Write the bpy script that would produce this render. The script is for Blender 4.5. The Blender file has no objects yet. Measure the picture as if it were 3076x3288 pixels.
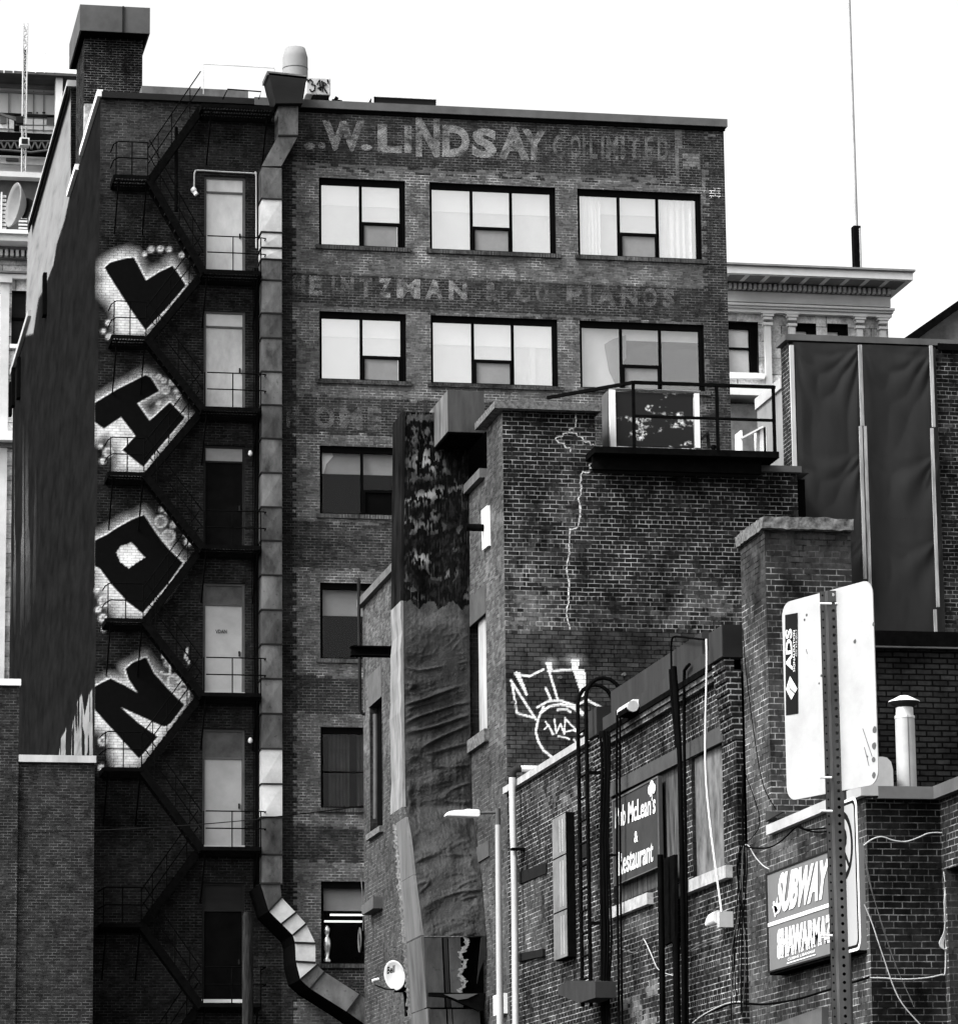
import bpy, math, random
import numpy as np
from mathutils import Vector, noise as mnoise
random.seed(7)
SC = bpy.context.scene
COL = SC.collection
R = math.radians

# ------------------------------------------------------------------ camera, world, sun, exposure
W, H = 3076, 3288
FP = 12088.56
YAW, PIT, ROL = R(10.99066), R(11.18323), R(-0.644436)
fwd = np.array([math.sin(YAW)*math.cos(PIT), math.cos(YAW)*math.cos(PIT), math.sin(PIT)])
rgt = np.array([math.cos(YAW), -math.sin(YAW), 0.])
upv = np.cross(rgt, fwd)
rgt, upv = math.cos(ROL)*rgt+math.sin(ROL)*upv, -math.sin(ROL)*rgt+math.cos(ROL)*upv
cd = bpy.data.cameras.new('camera'); cam = bpy.data.objects.new('camera', cd); COL.objects.link(cam)
cd.sensor_fit = 'HORIZONTAL'; cd.sensor_width = 36; cd.lens = FP/W*36
cd.clip_start = .5; cd.clip_end = 5000
from mathutils import Matrix
cam.matrix_world = Matrix(((rgt[0], upv[0], -fwd[0], 0), (rgt[1], upv[1], -fwd[1], 0), (rgt[2], upv[2], -fwd[2], 0), (0, 0, 0, 1)))
SC.camera = cam
GZ = -1.6                                                # street level (camera is at eye height, z = 0)

SUN_EL, SUN_AZ = 46, -112                                # azimuth from +Y towards +X
wd = bpy.data.worlds.new('World'); SC.world = wd; wd.use_nodes = True
nt = wd.node_tree; nt.nodes.clear()
sky = nt.nodes.new('ShaderNodeTexSky'); sky.sky_type = 'NISHITA'; sky.sun_disc = False
sky.sun_elevation = R(SUN_EL); sky.sun_rotation = R(SUN_AZ)
sky.air_density = 1.0; sky.dust_density = 5.0; sky.ozone_density = 1.0
bw = nt.nodes.new('ShaderNodeRGBToBW'); bg = nt.nodes.new('ShaderNodeBackground'); ow = nt.nodes.new('ShaderNodeOutputWorld')
bg.inputs['Strength'].default_value = 0.15
nt.links.new(sky.outputs[0], bw.inputs[0]); nt.links.new(bw.outputs[0], bg.inputs[0]); nt.links.new(bg.outputs[0], ow.inputs[0])
ld = bpy.data.lights.new('sun', 'SUN'); ld.energy = 0.9; ld.angle = R(12); ld.color = (1, 1, 1)
lo = bpy.data.objects.new('sun', ld); COL.objects.link(lo)
sd = Vector((math.sin(R(SUN_AZ))*math.cos(R(SUN_EL)), math.cos(R(SUN_AZ))*math.cos(R(SUN_EL)), math.sin(R(SUN_EL))))
lo.rotation_euler = sd.to_track_quat('Z', 'Y').to_euler(); lo.location = (0, 0, 80)
SC.view_settings.view_transform = 'Standard'; SC.view_settings.look = 'None'
SC.view_settings.exposure = 1.75; SC.view_settings.gamma = 1
SC.render.engine = 'CYCLES'
SC.cycles.max_bounces = 6; SC.cycles.transparent_max_bounces = 12

# ------------------------------------------------------------------ pixel helpers (photo pixels -> points on planes)
def ray(x, y): return fwd+(x-W/2)/FP*rgt-(y-H/2)/FP*upv
def oY(x, y, Y): d = ray(x, y); return d*(Y/d[1])
def oX(x, y, X): d = ray(x, y); return d*(X/d[0])
def oZ(x, y, Z): d = ray(x, y); return d*(Z/d[2])
def oP(x, y, p0, n): d = ray(x, y); return d*(np.dot(p0, n)/np.dot(d, n))
def proj(P):
    P = np.asarray(P, float); z = P@fwd
    return W/2+FP*(P@rgt)/z, H/2-FP*(P@upv)/z

# smooth lattice noise on arrays
_rs = np.random.RandomState(3); _L = _rs.rand(256, 256)
def vn(x, y, s=1.0, o=0):
    x = np.asarray(x)*s+17.3*o+100; y = np.asarray(y)*s+9.1*o+100
    xi = np.floor(x).astype(int); yi = np.floor(y).astype(int); fx = x-xi; fy = y-yi
    fx = fx*fx*(3-2*fx); fy = fy*fy*(3-2*fy)
    g = lambda a, b: _L[a % 256, b % 256]
    return (g(xi, yi)*(1-fx)+g(xi+1, yi)*fx)*(1-fy)+(g(xi, yi+1)*(1-fx)+g(xi+1, yi+1)*fx)*fy
def fbm(x, y, s=1.0, o=0): return (vn(x, y, s, o)+.5*vn(x, y, s*2.1, o+1)+.25*vn(x, y, s*4.3, o+2))/1.75

# ------------------------------------------------------------------ materials
MATS = {}
def nodes(name):
    m = bpy.data.materials.new(name); m.use_nodes = True; t = m.node_tree; t.nodes.clear()
    out = t.nodes.new('ShaderNodeOutputMaterial'); b = t.nodes.new('ShaderNodeBsdfPrincipled')
    t.links.new(b.outputs[0], out.inputs[0]); MATS[name] = m
    return m, t, b, out
def N(t, k, **kw):
    n = t.nodes.new(k)
    for a, v in kw.items(): setattr(n, a, v)
    return n
def math_(t, op, a, b=None, c=None, clamp=False):
    n = t.nodes.new('ShaderNodeMath'); n.operation = op; n.use_clamp = clamp
    for i, v in enumerate((a, b, c)):
        if v is None: continue
        if isinstance(v, (int, float)): n.inputs[i].default_value = v
        else: t.links.new(v, n.inputs[i])
    return n.outputs[0]
def noise_(t, scale, vec=None, detail=4, rough=.6, dist=0):
    n = t.nodes.new('ShaderNodeTexNoise'); n.inputs['Scale'].default_value = scale; n.inputs['Detail'].default_value = detail
    n.inputs['Roughness'].default_value = rough; n.inputs['Distortion'].default_value = dist
    if vec is not None: t.links.new(vec, n.inputs['Vector'])
    return n.outputs['Fac']
def mrange(t, v, a, b, c, d):
    n = t.nodes.new('ShaderNodeMapRange'); t.links.new(v, n.inputs[0])
    for i, x in enumerate((a, b, c, d)): n.inputs[i+1].default_value = x
    return n.outputs[0]
def grey(t, v):
    n = t.nodes.new('ShaderNodeCombineColor')
    for i in range(3): t.links.new(v, n.inputs[i])
    return n.outputs[0]
def stretch(t, vec, s):
    n = t.nodes.new('ShaderNodeVectorMath'); n.operation = 'MULTIPLY'; t.links.new(vec, n.inputs[0]); n.inputs[1].default_value = s
    return n.outputs[0]
def bump(t, b, h, strength, dist):
    n = t.nodes.new('ShaderNodeBump'); n.inputs['Strength'].default_value = strength; n.inputs['Distance'].default_value = dist
    t.links.new(h, n.inputs['Height']); t.links.new(n.outputs[0], b.inputs['Normal'])

def plain(name, v, rough=.7, metal=0., var=.35, scale=3., streak=None, bmp=.0, spots=0.):
    """grey surface with uneven wear; streak = (sx,sy,sz) stretches the wear pattern"""
    m, t, b, o = nodes(name)
    pos = N(t, 'ShaderNodeNewGeometry').outputs['Position']
    vec = stretch(t, pos, streak) if streak else pos
    n = noise_(t, scale, vec, 6, .65)
    k = mrange(t, n, .3, .7, 1-var, 1+var)
    val = math_(t, 'MULTIPLY', k, v, clamp=True)
    if spots:
        s = noise_(t, scale*5, pos, 3, .6)
        val = math_(t, 'MULTIPLY', val, mrange(t, s, .62, .7, 1, 1-spots))
    t.links.new(grey(t, val), b.inputs['Base Color'])
    b.inputs['Roughness'].default_value = rough; b.inputs['Metallic'].default_value = metal
    b.inputs['Specular IOR Level'].default_value = .4 if v > .2 else 0.
    if bmp: bump(t, b, n, bmp, .02)
    return m

def brick(name, attr=True, c=.05, mort=.2, squash=True, course=.0745, width=.213, msize=.009, wob=.0, bmp=.5, msoft=.25, mfrac=(.38, .62), stain=(.5, 1.4, .5), grit=.4):
    m, t, b, o = nodes(name)
    uv = N(t, 'ShaderNodeUVMap').outputs[0]
    pos = N(t, 'ShaderNodeNewGeometry').outputs['Position']
    if wob:
        nz = N(t, 'ShaderNodeTexNoise'); nz.inputs['Scale'].default_value = 5; t.links.new(uv, nz.inputs['Vector'])
        s1 = N(t, 'ShaderNodeVectorMath', operation='SUBTRACT'); t.links.new(nz.outputs['Color'], s1.inputs[0]); s1.inputs[1].default_value = (.5, .5, .5)
        s2 = N(t, 'ShaderNodeVectorMath', operation='MULTIPLY_ADD'); t.links.new(s1.outputs[0], s2.inputs[0]); s2.inputs[1].default_value = (wob, wob*.6, 0); t.links.new(uv, s2.inputs[2])
        uv2 = s2.outputs[0]
    else: uv2 = uv
    br = N(t, 'ShaderNodeTexBrick'); t.links.new(uv2, br.inputs['Vector'])
    br.inputs['Color1'].default_value = (0, 0, 0, 1); br.inputs['Color2'].default_value = (1, 1, 1, 1); br.inputs['Mortar'].default_value = (0, 0, 0, 1)
    br.inputs['Scale'].default_value = 1; br.inputs['Mortar Size'].default_value = msize; br.inputs['Mortar Smooth'].default_value = msoft
    br.inputs['Brick Width'].default_value = width; br.inputs['Row Height'].default_value = course
    if squash: br.squash = .5; br.squash_frequency = 6
    rnd = math_(t, 'MULTIPLY', br.outputs['Color'], 1.)
    if attr:
        at = N(t, 'ShaderNodeAttribute', attribute_name='tone'); sp = N(t, 'ShaderNodeSeparateColor'); t.links.new(at.outputs['Color'], sp.inputs[0])
        cb, cm = sp.outputs[0], sp.outputs[1]
    else:
        cb = mrange(t, noise_(t, .7, pos, 5), .3, .7, c*.7, c*1.3); cm = mrange(t, noise_(t, 1.3, pos, 4), .3, .7, mort*.7, mort*1.2)
    k = mrange(t, rnd, 0, 1, .7, 1.32)
    k = math_(t, 'MULTIPLY', k, mrange(t, noise_(t, 14, pos, 5, .7), .25, .75, 1-grit, 1+grit))
    st = mrange(t, noise_(t, .5, pos, 6, .72, .3), .36, .64, stain[0], stain[1]); so = mrange(t, noise_(t, 1.8, stretch(t, pos, (1, 1, .6)), 5, .7), .5, .62, 1, stain[2])
    sk = math_(t, 'MULTIPLY', st, so)
    bc = math_(t, 'MULTIPLY', math_(t, 'MULTIPLY', cb, k), sk)
    mv = mrange(t, noise_(t, 3.5, pos, 5, .7), mfrac[0], mfrac[1], .1, 1.15)
    mc = math_(t, 'MULTIPLY', math_(t, 'MULTIPLY', cm, mv), sk)
    mix = N(t, 'ShaderNodeMix', data_type='FLOAT'); t.links.new(br.outputs['Fac'], mix.inputs[0]); t.links.new(bc, mix.inputs[2]); t.links.new(mc, mix.inputs[3])
    t.links.new(grey(t, mix.outputs[0]), b.inputs['Base Color'])
    b.inputs['Roughness'].default_value = .9; b.inputs['Specular IOR Level'].default_value = 0.
    hh = math_(t, 'SUBTRACT', mrange(t, noise_(t, 30, pos, 4), 0, 1, 0, .35), br.outputs['Fac'])
    bump(t, b, hh, bmp, .012)
    return m

M_brick = brick('old_brick_running', squash=False, bmp=.35, stain=(.84, 1.14, .86), grit=.2)
M_brickA = brick('old_brick_bonded', wob=.03, bmp=.8, msize=.008, msoft=.5)
M_brickP = brick('pub_brick', wob=.015, bmp=.7, msize=.007, msoft=.3)
M_brick0 = brick('plain_brick', attr=False, c=.035, mort=.14, squash=False)
M_brick1 = brick('far_dark_brick', attr=False, c=.02, mort=.11, squash=False)
M_header = brick('rowlock_brick', attr=False, c=.05, mort=.12, squash=False, width=.075, course=.24)
M_stucco = plain('dark_stucco', .0075, .95, var=.4, scale=3.4, streak=(1, .2, .45), bmp=.3, spots=.3)
M_blackmetal = plain('black_iron', .003, .6, var=.4, scale=8)
M_frame = plain('dark_window_frame', .003, .5, var=.2)
M_darkmetal = plain('dark_flashing', .016, .6, .1, var=.3, scale=1.5, streak=(.3, .3, 1))
M_midmetal = plain('grey_flashing', .075, .6, .1, var=.3, scale=1.2)
M_lightmetal = plain('pale_flashing', .30, .6, .1, var=.25, scale=1.5)
M_galv = plain('galvanised_steel', .12, .45, .6, var=.55, scale=1.6, streak=(1, 1, .6), bmp=.15, spots=.25)
M_galvs = [plain('galvanised_steel_%s' % n, v, .45, .55, var=.6, scale=s_, streak=(1, 1, .5), bmp=.2, spots=.35) for n, v, s_ in (('dull', .06, 2.2), ('stained', .085, 3.1), ('grey', .11, 1.7), ('worn', .14, 2.6))]
M_galvbright = plain('new_galvanised', .42, .45, .3, var=.3, scale=1.5, bmp=.1)
M_concrete = plain('worn_concrete', .10, .95, var=.7, scale=14, bmp=.6, spots=.4)
M_stone = plain('pale_stone', .46, .9, var=.12, scale=1.2)
M_stoneD = plain('dull_stone', .17, .9, var=.25, scale=1.2)
M_white = plain('white_paint', .62, .6, var=.06, scale=3)
M_offwhite = plain('off_white_paint', .36, .6, var=.25, scale=3, streak=(1, 1, .2))
M_door = plain('grey_door_paint', .36, .55, var=.22, scale=2.2, streak=(1, 1, .5))
M_doorD = plain('black_door_paint', .004, .6, var=.3)
M_screen = plain('window_screen', .2, .7, var=.1)
M_wood = plain('weathered_wood', .22, .9, var=.6, scale=5, streak=(3, 3, .3), bmp=.4)
M_ply = plain('stained_plywood', .05, .8, var=.8, scale=4, streak=(3, 3, .35), bmp=.2)
M_darkroom = plain('dark_room', .003, .9, var=.2)
M_asphalt = plain('asphalt', .05, .95, var=.3, scale=3, bmp=.3)
M_roofing = plain('gravel_roof', .12, .95, var=.3, scale=6)
M_cable = plain('black_cable', .0025, .6)
M_signback = plain('aluminium_sign_back', .36, .4, .35, var=.13, scale=6.0, bmp=.12)
M_post = plain('galvanised_post', .06, .55, .3, var=.4, scale=14, streak=(1, 1, .25), bmp=.1)
M_greyplate = plain('painted_lintel', .03, .8, var=.25, scale=2, streak=(1, 1, .3))
M_mural = plain('black_spray_paint', .004, .8, var=.4, scale=3)
M_signgrey = plain('sign_face_grey', .12, .35, var=.06)
M_signdark = plain('sign_face_dark', .012, .4, var=.15)
M_glow = plain('frosted_sign_panel', .14, .3, var=.35, scale=1.5)

def tarp_mat():
    m, t, b, o = nodes('tarred_canvas')
    pos = N(t, 'ShaderNodeNewGeometry').outputs['Position']
    at = N(t, 'ShaderNodeAttribute', attribute_name='tone'); sp = N(t, 'ShaderNodeSeparateColor'); t.links.new(at.outputs['Color'], sp.inputs[0])
    k = mrange(t, noise_(t, 2.2, stretch(t, pos, (1, 1, .5)), 8, .75, .6), .35, .68, .3, 1.8)
    v = math_(t, 'MULTIPLY', sp.outputs[0], k, clamp=True)
    t.links.new(grey(t, v), b.inputs['Base Color']); b.inputs['Roughness'].default_value = .5; t.links.new(mrange(t, sp.outputs[0], .006, .02, 0, .12), b.inputs['Specular IOR Level'])
    bump(t, b, noise_(t, 6, pos, 8, .75, .5), .8, .04)
    return m
M_tarp = tarp_mat()
M_cloth = plain('dark_tarpaulin', .021, .8, var=.16, scale=2.2, streak=(1, 1, .4), bmp=.1)

def glass(name, fac, tint=.9):
    m, t, b, o = nodes(name)
    t.nodes.remove(b)
    g = N(t, 'ShaderNodeBsdfGlossy'); g.inputs['Color'].default_value = (tint, tint, tint, 1); g.inputs['Roughness'].default_value = .03
    tr = N(t, 'ShaderNodeBsdfTransparent'); tr.inputs['Color'].default_value = (.93, .93, .93, 1)
    mx = N(t, 'ShaderNodeMixShader'); mx.inputs[0].default_value = fac
    t.links.new(tr.outputs[0], mx.inputs[1]); t.links.new(g.outputs[0], mx.inputs[2]); t.links.new(mx.outputs[0], o.inputs[0])
    pos = N(t, 'ShaderNodeNewGeometry').outputs['Position']
    bp = N(t, 'ShaderNodeBump'); bp.inputs['Strength'].default_value = .05; bp.inputs['Distance'].default_value = .05
    t.links.new(noise_(t, .8, pos, 2), bp.inputs['Height']); t.links.new(bp.outputs[0], g.inputs['Normal'])
    return m
M_glass = glass('mirror_coated_glass', .36)
M_glassD = glass('clear_dark_glass', .01); M_glassH = glass('half_mirror_glass', .12)

def paint_mat(name, v):
    """spray paint whose coverage is carried in the mesh (attribute cover), brick joints showing through"""
    m, t, b, o = nodes(name)
    at = N(t, 'ShaderNodeAttribute', attribute_name='cover')
    pos = N(t, 'ShaderNodeNewGeometry').outputs['Position']
    uv = N(t, 'ShaderNodeUVMap').outputs[0]
    br = N(t, 'ShaderNodeTexBrick'); t.links.new(uv, br.inputs['Vector'])
    br.inputs['Scale'].default_value = 1; br.inputs['Mortar Size'].default_value = .008; br.inputs['Mortar Smooth'].default_value = .3
    br.inputs['Brick Width'].default_value = .213; br.inputs['Row Height'].default_value = .0745
    k = mrange(t, noise_(t, 7, pos, 6, .75), .3, .7, .75, 1.1)
    val = math_(t, 'MULTIPLY', k, v, clamp=True)
    val = math_(t, 'MULTIPLY', val, mrange(t, br.outputs['Fac'], 0, 1, 1, .45 if v > .1 else 1))
    t.links.new(grey(t, val), b.inputs['Base Color']); b.inputs['Roughness'].default_value = .9; b.inputs['Specular IOR Level'].default_value = 0
    al = math_(t, 'MULTIPLY', at.outputs['Fac'], mrange(t, noise_(t, 9, pos, 5, .7), .3, .7, .8, 1.2), clamp=True)
    if v < .1: al = at.outputs['Fac']
    t.links.new(al, b.inputs['Alpha'])
    return m
M_sprayW = paint_mat('white_spray', .9)
M_sprayB = paint_mat('black_spray', .004)

def ghost_mat(name, v, lo, hi, amax):
    m, t, b, o = nodes(name)
    pos = N(t, 'ShaderNodeNewGeometry').outputs['Position']
    b.inputs['Roughness'].default_value = .9
    t.links.new(grey(t, mrange(t, noise_(t, 12, pos, 5, .7), .3, .7, v*.6, v*1.4)), b.inputs['Base Color'])
    n = noise_(t, 2.2, stretch(t, pos, (1, 1, 1.6)), 7, .72)
    n2 = noise_(t, 18, stretch(t, pos, (1, 1, 2)), 4, .7)
    t.links.new(math_(t, 'MULTIPLY', mrange(t, n, lo, hi, amax*.12, amax), mrange(t, n2, .35, .6, .45, 1.1)), b.inputs['Alpha']); b.inputs['Specular IOR Level'].default_value = 0
    return m
M_ghost1 = ghost_mat('faded_sign_paint', .27, .40, .58, .78)
M_ghost2 = ghost_mat('very_faded_sign_paint', .18, .42, .60, .6)

# ------------------------------------------------------------------ object builders
def tag(o, label=None, cat=None, group=None, kind=None):
    if label: o['label'] = label
    if cat: o['category'] = cat
    if group: o['group'] = group
    if kind: o['kind'] = kind
    return o
def thing(name, label, cat, loc, group=None):
    o = bpy.data.objects.new(name, None); COL.objects.link(o); o.empty_display_size = .3
    o.location = tuple(float(v) for v in loc); return tag(o, label, cat, group)

class MB:
    def __init__(s): s.v = []; s.f = []; s.sm = []; s.att = {}
    def add(s, vs, fs, smooth=False):
        n = len(s.v); s.v += [tuple(map(float, v)) for v in vs]; s.f += [tuple(i+n for i in f) for f in fs]; s.sm += [smooth]*len(fs); return s
    def box(s, x0, x1, y0, y1, z0, z1):
        if x0 > x1: x0, x1 = x1, x0
        if y0 > y1: y0, y1 = y1, y0
        if z0 > z1: z0, z1 = z1, z0
        v = [(x0, y0, z0), (x1, y0, z0), (x1, y1, z0), (x0, y1, z0), (x0, y0, z1), (x1, y0, z1), (x1, y1, z1), (x0, y1, z1)]
        return s.add(v, [(0, 3, 2, 1), (4, 5, 6, 7), (0, 1, 5, 4), (1, 2, 6, 5), (2, 3, 7, 6), (3, 0, 4, 7)])
    def quad(s, a, b, c, d): return s.add([a, b, c, d], [(0, 1, 2, 3)])
    def prism(s, pts, off):
        """closed polygon pts (3-D), extruded by vector off"""
        n = len(pts); off = np.array(off, float); a = [np.array(p, float) for p in pts]; b = [p+off for p in a]
        fs = [tuple(range(n)), tuple(range(2*n-1, n-1, -1))]+[(i, i+n, (i+1) % n+n, (i+1) % n) for i in range(n)]
        return s.add(a+b, fs)
    def beam(s, a, b, w, h, up=(0, 0, 1)):
        a = Vector(a); b = Vector(b); d = (b-a).normalized(); u = Vector(up)
        if abs(d.dot(u)) > .98: u = Vector((0, 1, 0))
        r_ = d.cross(u).normalized()*w/2; q = r_.cross(d).normalized()*h/2
        v = [a-r_-q, a+r_-q, a+r_+q, a-r_+q, b-r_-q, b+r_-q, b+r_+q, b-r_+q]
        return s.add(v, [(0, 1, 2, 3), (7, 6, 5, 4), (0, 4, 5, 1), (1, 5, 6, 2), (2, 6, 7, 3), (3, 7, 4, 0)])
    def tube(s, pts, r, n=8, cap=True):
        P = [Vector(tuple(map(float, p))) for p in pts]; m = len(P); rr = r if isinstance(r, (list, tuple)) else [r]*m
        vs = []; ref = None
        for i, p in enumerate(P):
            d = (P[min(i+1, m-1)]-P[max(i-1, 0)])
            if d.length < 1e-9: d = Vector((0, 0, 1))
            d.normalize()
            if ref is None: ref = Vector((0, 0, 1)) if abs(d.z) < .9 else Vector((0, 1, 0))
            x = (ref-d*ref.dot(d)).normalized(); ref = x; y = d.cross(x)
            for k in range(n):
                a = 2*math.pi*k/n; vs.append(p+x*math.cos(a)*rr[i]+y*math.sin(a)*rr[i])
        fs = [(i*n+k, i*n+(k+1) % n, (i+1)*n+(k+1) % n, (i+1)*n+k) for i in range(m-1) for k in range(n)]
        s.add(vs, fs, True)
        if cap: s.add(vs[:n], [tuple(range(n-1, -1, -1))]); s.add(vs[-n:], [tuple(range(n))])
        return s
    def lathe(s, c, prof, n=24):
        vs = [(c[0]+r_*math.cos(2*math.pi*k/n), c[1]+r_*math.sin(2*math.pi*k/n), c[2]+z) for r_, z in prof for k in range(n)]
        m = len(prof); fs = [(i*n+k, i*n+(k+1) % n, (i+1)*n+(k+1) % n, (i+1)*n+k) for i in range(m-1) for k in range(n)]
        s.add(vs, fs, True); s.add(vs[:n], [tuple(range(n-1, -1, -1))]); s.add(vs[-n:], [tuple(range(n))]); return s
    def build(s, name, mat, parent=None, bevel=0, att=None):
        me = bpy.data.meshes.new(name); me.from_pydata(s.v, [], s.f); me.validate(clean_customdata=False)
        uvl = me.uv_layers.new(name='UVMap')
        nl = len(me.loops); co = np.empty(len(me.vertices)*3); me.vertices.foreach_get('co', co); co = co.reshape(-1, 3)
        vi = np.empty(nl, int); me.loops.foreach_get('vertex_index', vi)
        nr = np.empty(len(me.polygons)*3); me.polygons.foreach_get('normal', nr); nr = np.abs(nr.reshape(-1, 3))
        lt = np.empty(len(me.polygons), int); me.polygons.foreach_get('loop_total', lt); nn = np.repeat(nr, lt, axis=0)
        c = co[vi]; u = np.where(nn[:, 0] > nn[:, 1], c[:, 1], c[:, 0]); v = c[:, 2].copy()
        top = nn[:, 2] > .8; v[top] = c[top, 1]; u[top] = c[top, 0]
        uvl.data.foreach_set('uv', np.stack([u+50, v+50], 1).ravel())
        if len(s.sm) == len(me.polygons): me.polygons.foreach_set('use_smooth', s.sm)
        me.materials.append(mat)
        o = bpy.data.objects.new(name, me); COL.objects.link(o)
        if parent is not None:
            o.parent = parent
            if parent.type == 'EMPTY': o.location = -parent.location
        else:
            b = co; org = np.array([(b[:, 0].min()+b[:, 0].max())/2, (b[:, 1].min()+b[:, 1].max())/2, b[:, 2].min()])
            me.transform(Matrix.Translation(-Vector(org))); o.location = org
        if bevel:
            bv = o.modifiers.new('bevel', 'BEVEL'); bv.width = bevel; bv.segments = 2; bv.limit_method = 'ANGLE'
        return o
def face_tone(o, arr, name='tone'):
    me = o.data; a = me.attributes.new(name, 'FLOAT_COLOR', 'CORNER')
    lt = np.empty(len(me.polygons), int); me.polygons.foreach_get('loop_total', lt)
    c = np.repeat(np.asarray(arr, float), lt, axis=0); c4 = np.concatenate([c, np.ones((len(c), 4-c.shape[1]))], 1)
    a.data.foreach_set('color', c4.ravel())
def catmull(P, k=6):
    P = [np.array(p, float) for p in P]; Q = [P[0]]+P+[P[-1]]; out = []
    for i in range(1, len(Q)-2):
        for j in range(k):
            t = j/k; a, b, c, d = Q[i-1], Q[i], Q[i+1], Q[i+2]
            out.append(.5*((2*b)+(-a+c)*t+(2*a-5*b+4*c-d)*t*t+(-a+3*b-3*c+d)*t**3))
    out.append(P[-1]); return out

BW, CH = .1065, .0745
def wallgrid(name, axis, const, u0, u1, z0, z1, holes, fn, mat, parent, reveal=.18, flip=1):
    """brick wall sheet as a grid at half-brick resolution; fn gives brick and mortar reflectance per cell. Real openings with reveals."""
    us = np.unique(np.round(np.concatenate([[u0, u1], np.arange(math.ceil(u0/BW)*BW, u1, BW), [h[0] for h in holes], [h[1] for h in holes]]), 5))
    zs = np.unique(np.round(np.concatenate([[z0, z1], np.arange(math.ceil(z0/CH)*CH, z1, CH), [h[2] for h in holes], [h[3] for h in holes]]), 5))
    us = us[(us >= u0-1e-6) & (us <= u1+1e-6)]; zs = zs[(zs >= z0-1e-6) & (zs <= z1+1e-6)]
    nu, nz = len(us), len(zs)
    U, Z = np.meshgrid(us, zs, indexing='ij')
    P = np.empty((nu, nz, 3))
    if axis == 'Y': P[..., 0] = U; P[..., 1] = const; P[..., 2] = Z
    else: P[..., 1] = U; P[..., 0] = const; P[..., 2] = Z
    uc = (us[:-1]+us[1:])/2; zc = (zs[:-1]+zs[1:])/2; UC, ZC = np.meshgrid(uc, zc, indexing='ij')
    keep = np.ones(UC.shape, bool)
    for h in holes: keep &= ~((UC > h[0]) & (UC < h[1]) & (ZC > h[2]) & (ZC < h[3]))
    I, J = np.nonzero(keep)
    a = I*nz+J; b = (I+1)*nz+J; c = (I+1)*nz+J+1; d = I*nz+J+1
    F = np.stack([a, b, c, d], 1) if axis == 'Y' else np.stack([b, a, d, c], 1)
    mb = MB(); mb.v = [tuple(p) for p in P.reshape(-1, 3)]; mb.f = [tuple(int(q) for q in f) for f in F]; mb.sm = [False]*len(mb.f)
    UK, ZK = UC[I, J], ZC[I, J]
    C = np.empty((len(UK), 3)); C[:, 0] = UK if axis == 'Y' else const; C[:, 1] = const if axis == 'Y' else UK; C[:, 2] = ZK
    px, py = proj(C)
    row = np.floor(ZK/CH).astype(int); colb = np.floor(UK/(2*BW)+.5*(row % 2)).astype(int)
    rb = _L[(row*7+3) % 256, (colb*13+5) % 256]; rr = _L[(row*5+11) % 256, 77]
    br, mo = fn(px, py, UK, ZK, rb, rr)
    tones = np.stack([np.broadcast_to(br, UK.shape), np.broadcast_to(mo, UK.shape), np.zeros(UK.shape)], 1)
    extra = []
    for (ha, hb, hc, hd) in holes:
        q = lambda u, z, dd: (u, const+dd, z) if axis == 'Y' else (const+dd, u, z)
        for (p1, p2) in (((ha, hc), (ha, hd)), ((hb, hd), (hb, hc)), ((ha, hd), (hb, hd)), ((hb, hc), (ha, hc))):
            vs = [q(*p1, 0), q(*p2, 0), q(*p2, reveal), q(*p1, reveal)]
            mb.add(vs if axis == 'Y' else vs[::-1], [(0, 1, 2, 3)]); extra.append((.02, .05, 0))
    tones = np.concatenate([tones, np.array(extra).reshape(-1, 3)]) if extra else tones
    o = mb.build(name, mat, parent); face_tone(o, tones); return o
def rect(px, py, x0, y0, x1, y1): return (px > x0) & (px < x1) & (py > y0) & (py < y1)
def blob(px, py, x, y, rx, ry): return np.exp(-(((px-x)/rx)**2+((py-y)/ry)**2))
def inpoly(px, py, poly):
    ins = np.zeros(np.shape(px), bool); n = len(poly)
    for i in range(n):
        x1, y1 = poly[i]; x2, y2 = poly[(i+1) % n]
        if y1 == y2: continue
        c = ((y1 > py) != (y2 > py)) & (px < (x2-x1)*(py-y1)/(y2-y1)+x1); ins ^= c
    return ins
def pdist(px, py, poly, closed=True):
    d = np.full(np.shape(px), 1e9); n = len(poly)
    for i in range(n if closed else n-1):
        a = np.array(poly[i], float); b = np.array(poly[(i+1) % n], float); ab = b-a; L = ab@ab+1e-9
        t = np.clip(((px-a[0])*ab[0]+(py-a[1])*ab[1])/L, 0, 1)
        d = np.minimum(d, np.hypot(px-a[0]-t*ab[0], py-a[1]-t*ab[1]))
    return d
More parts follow.
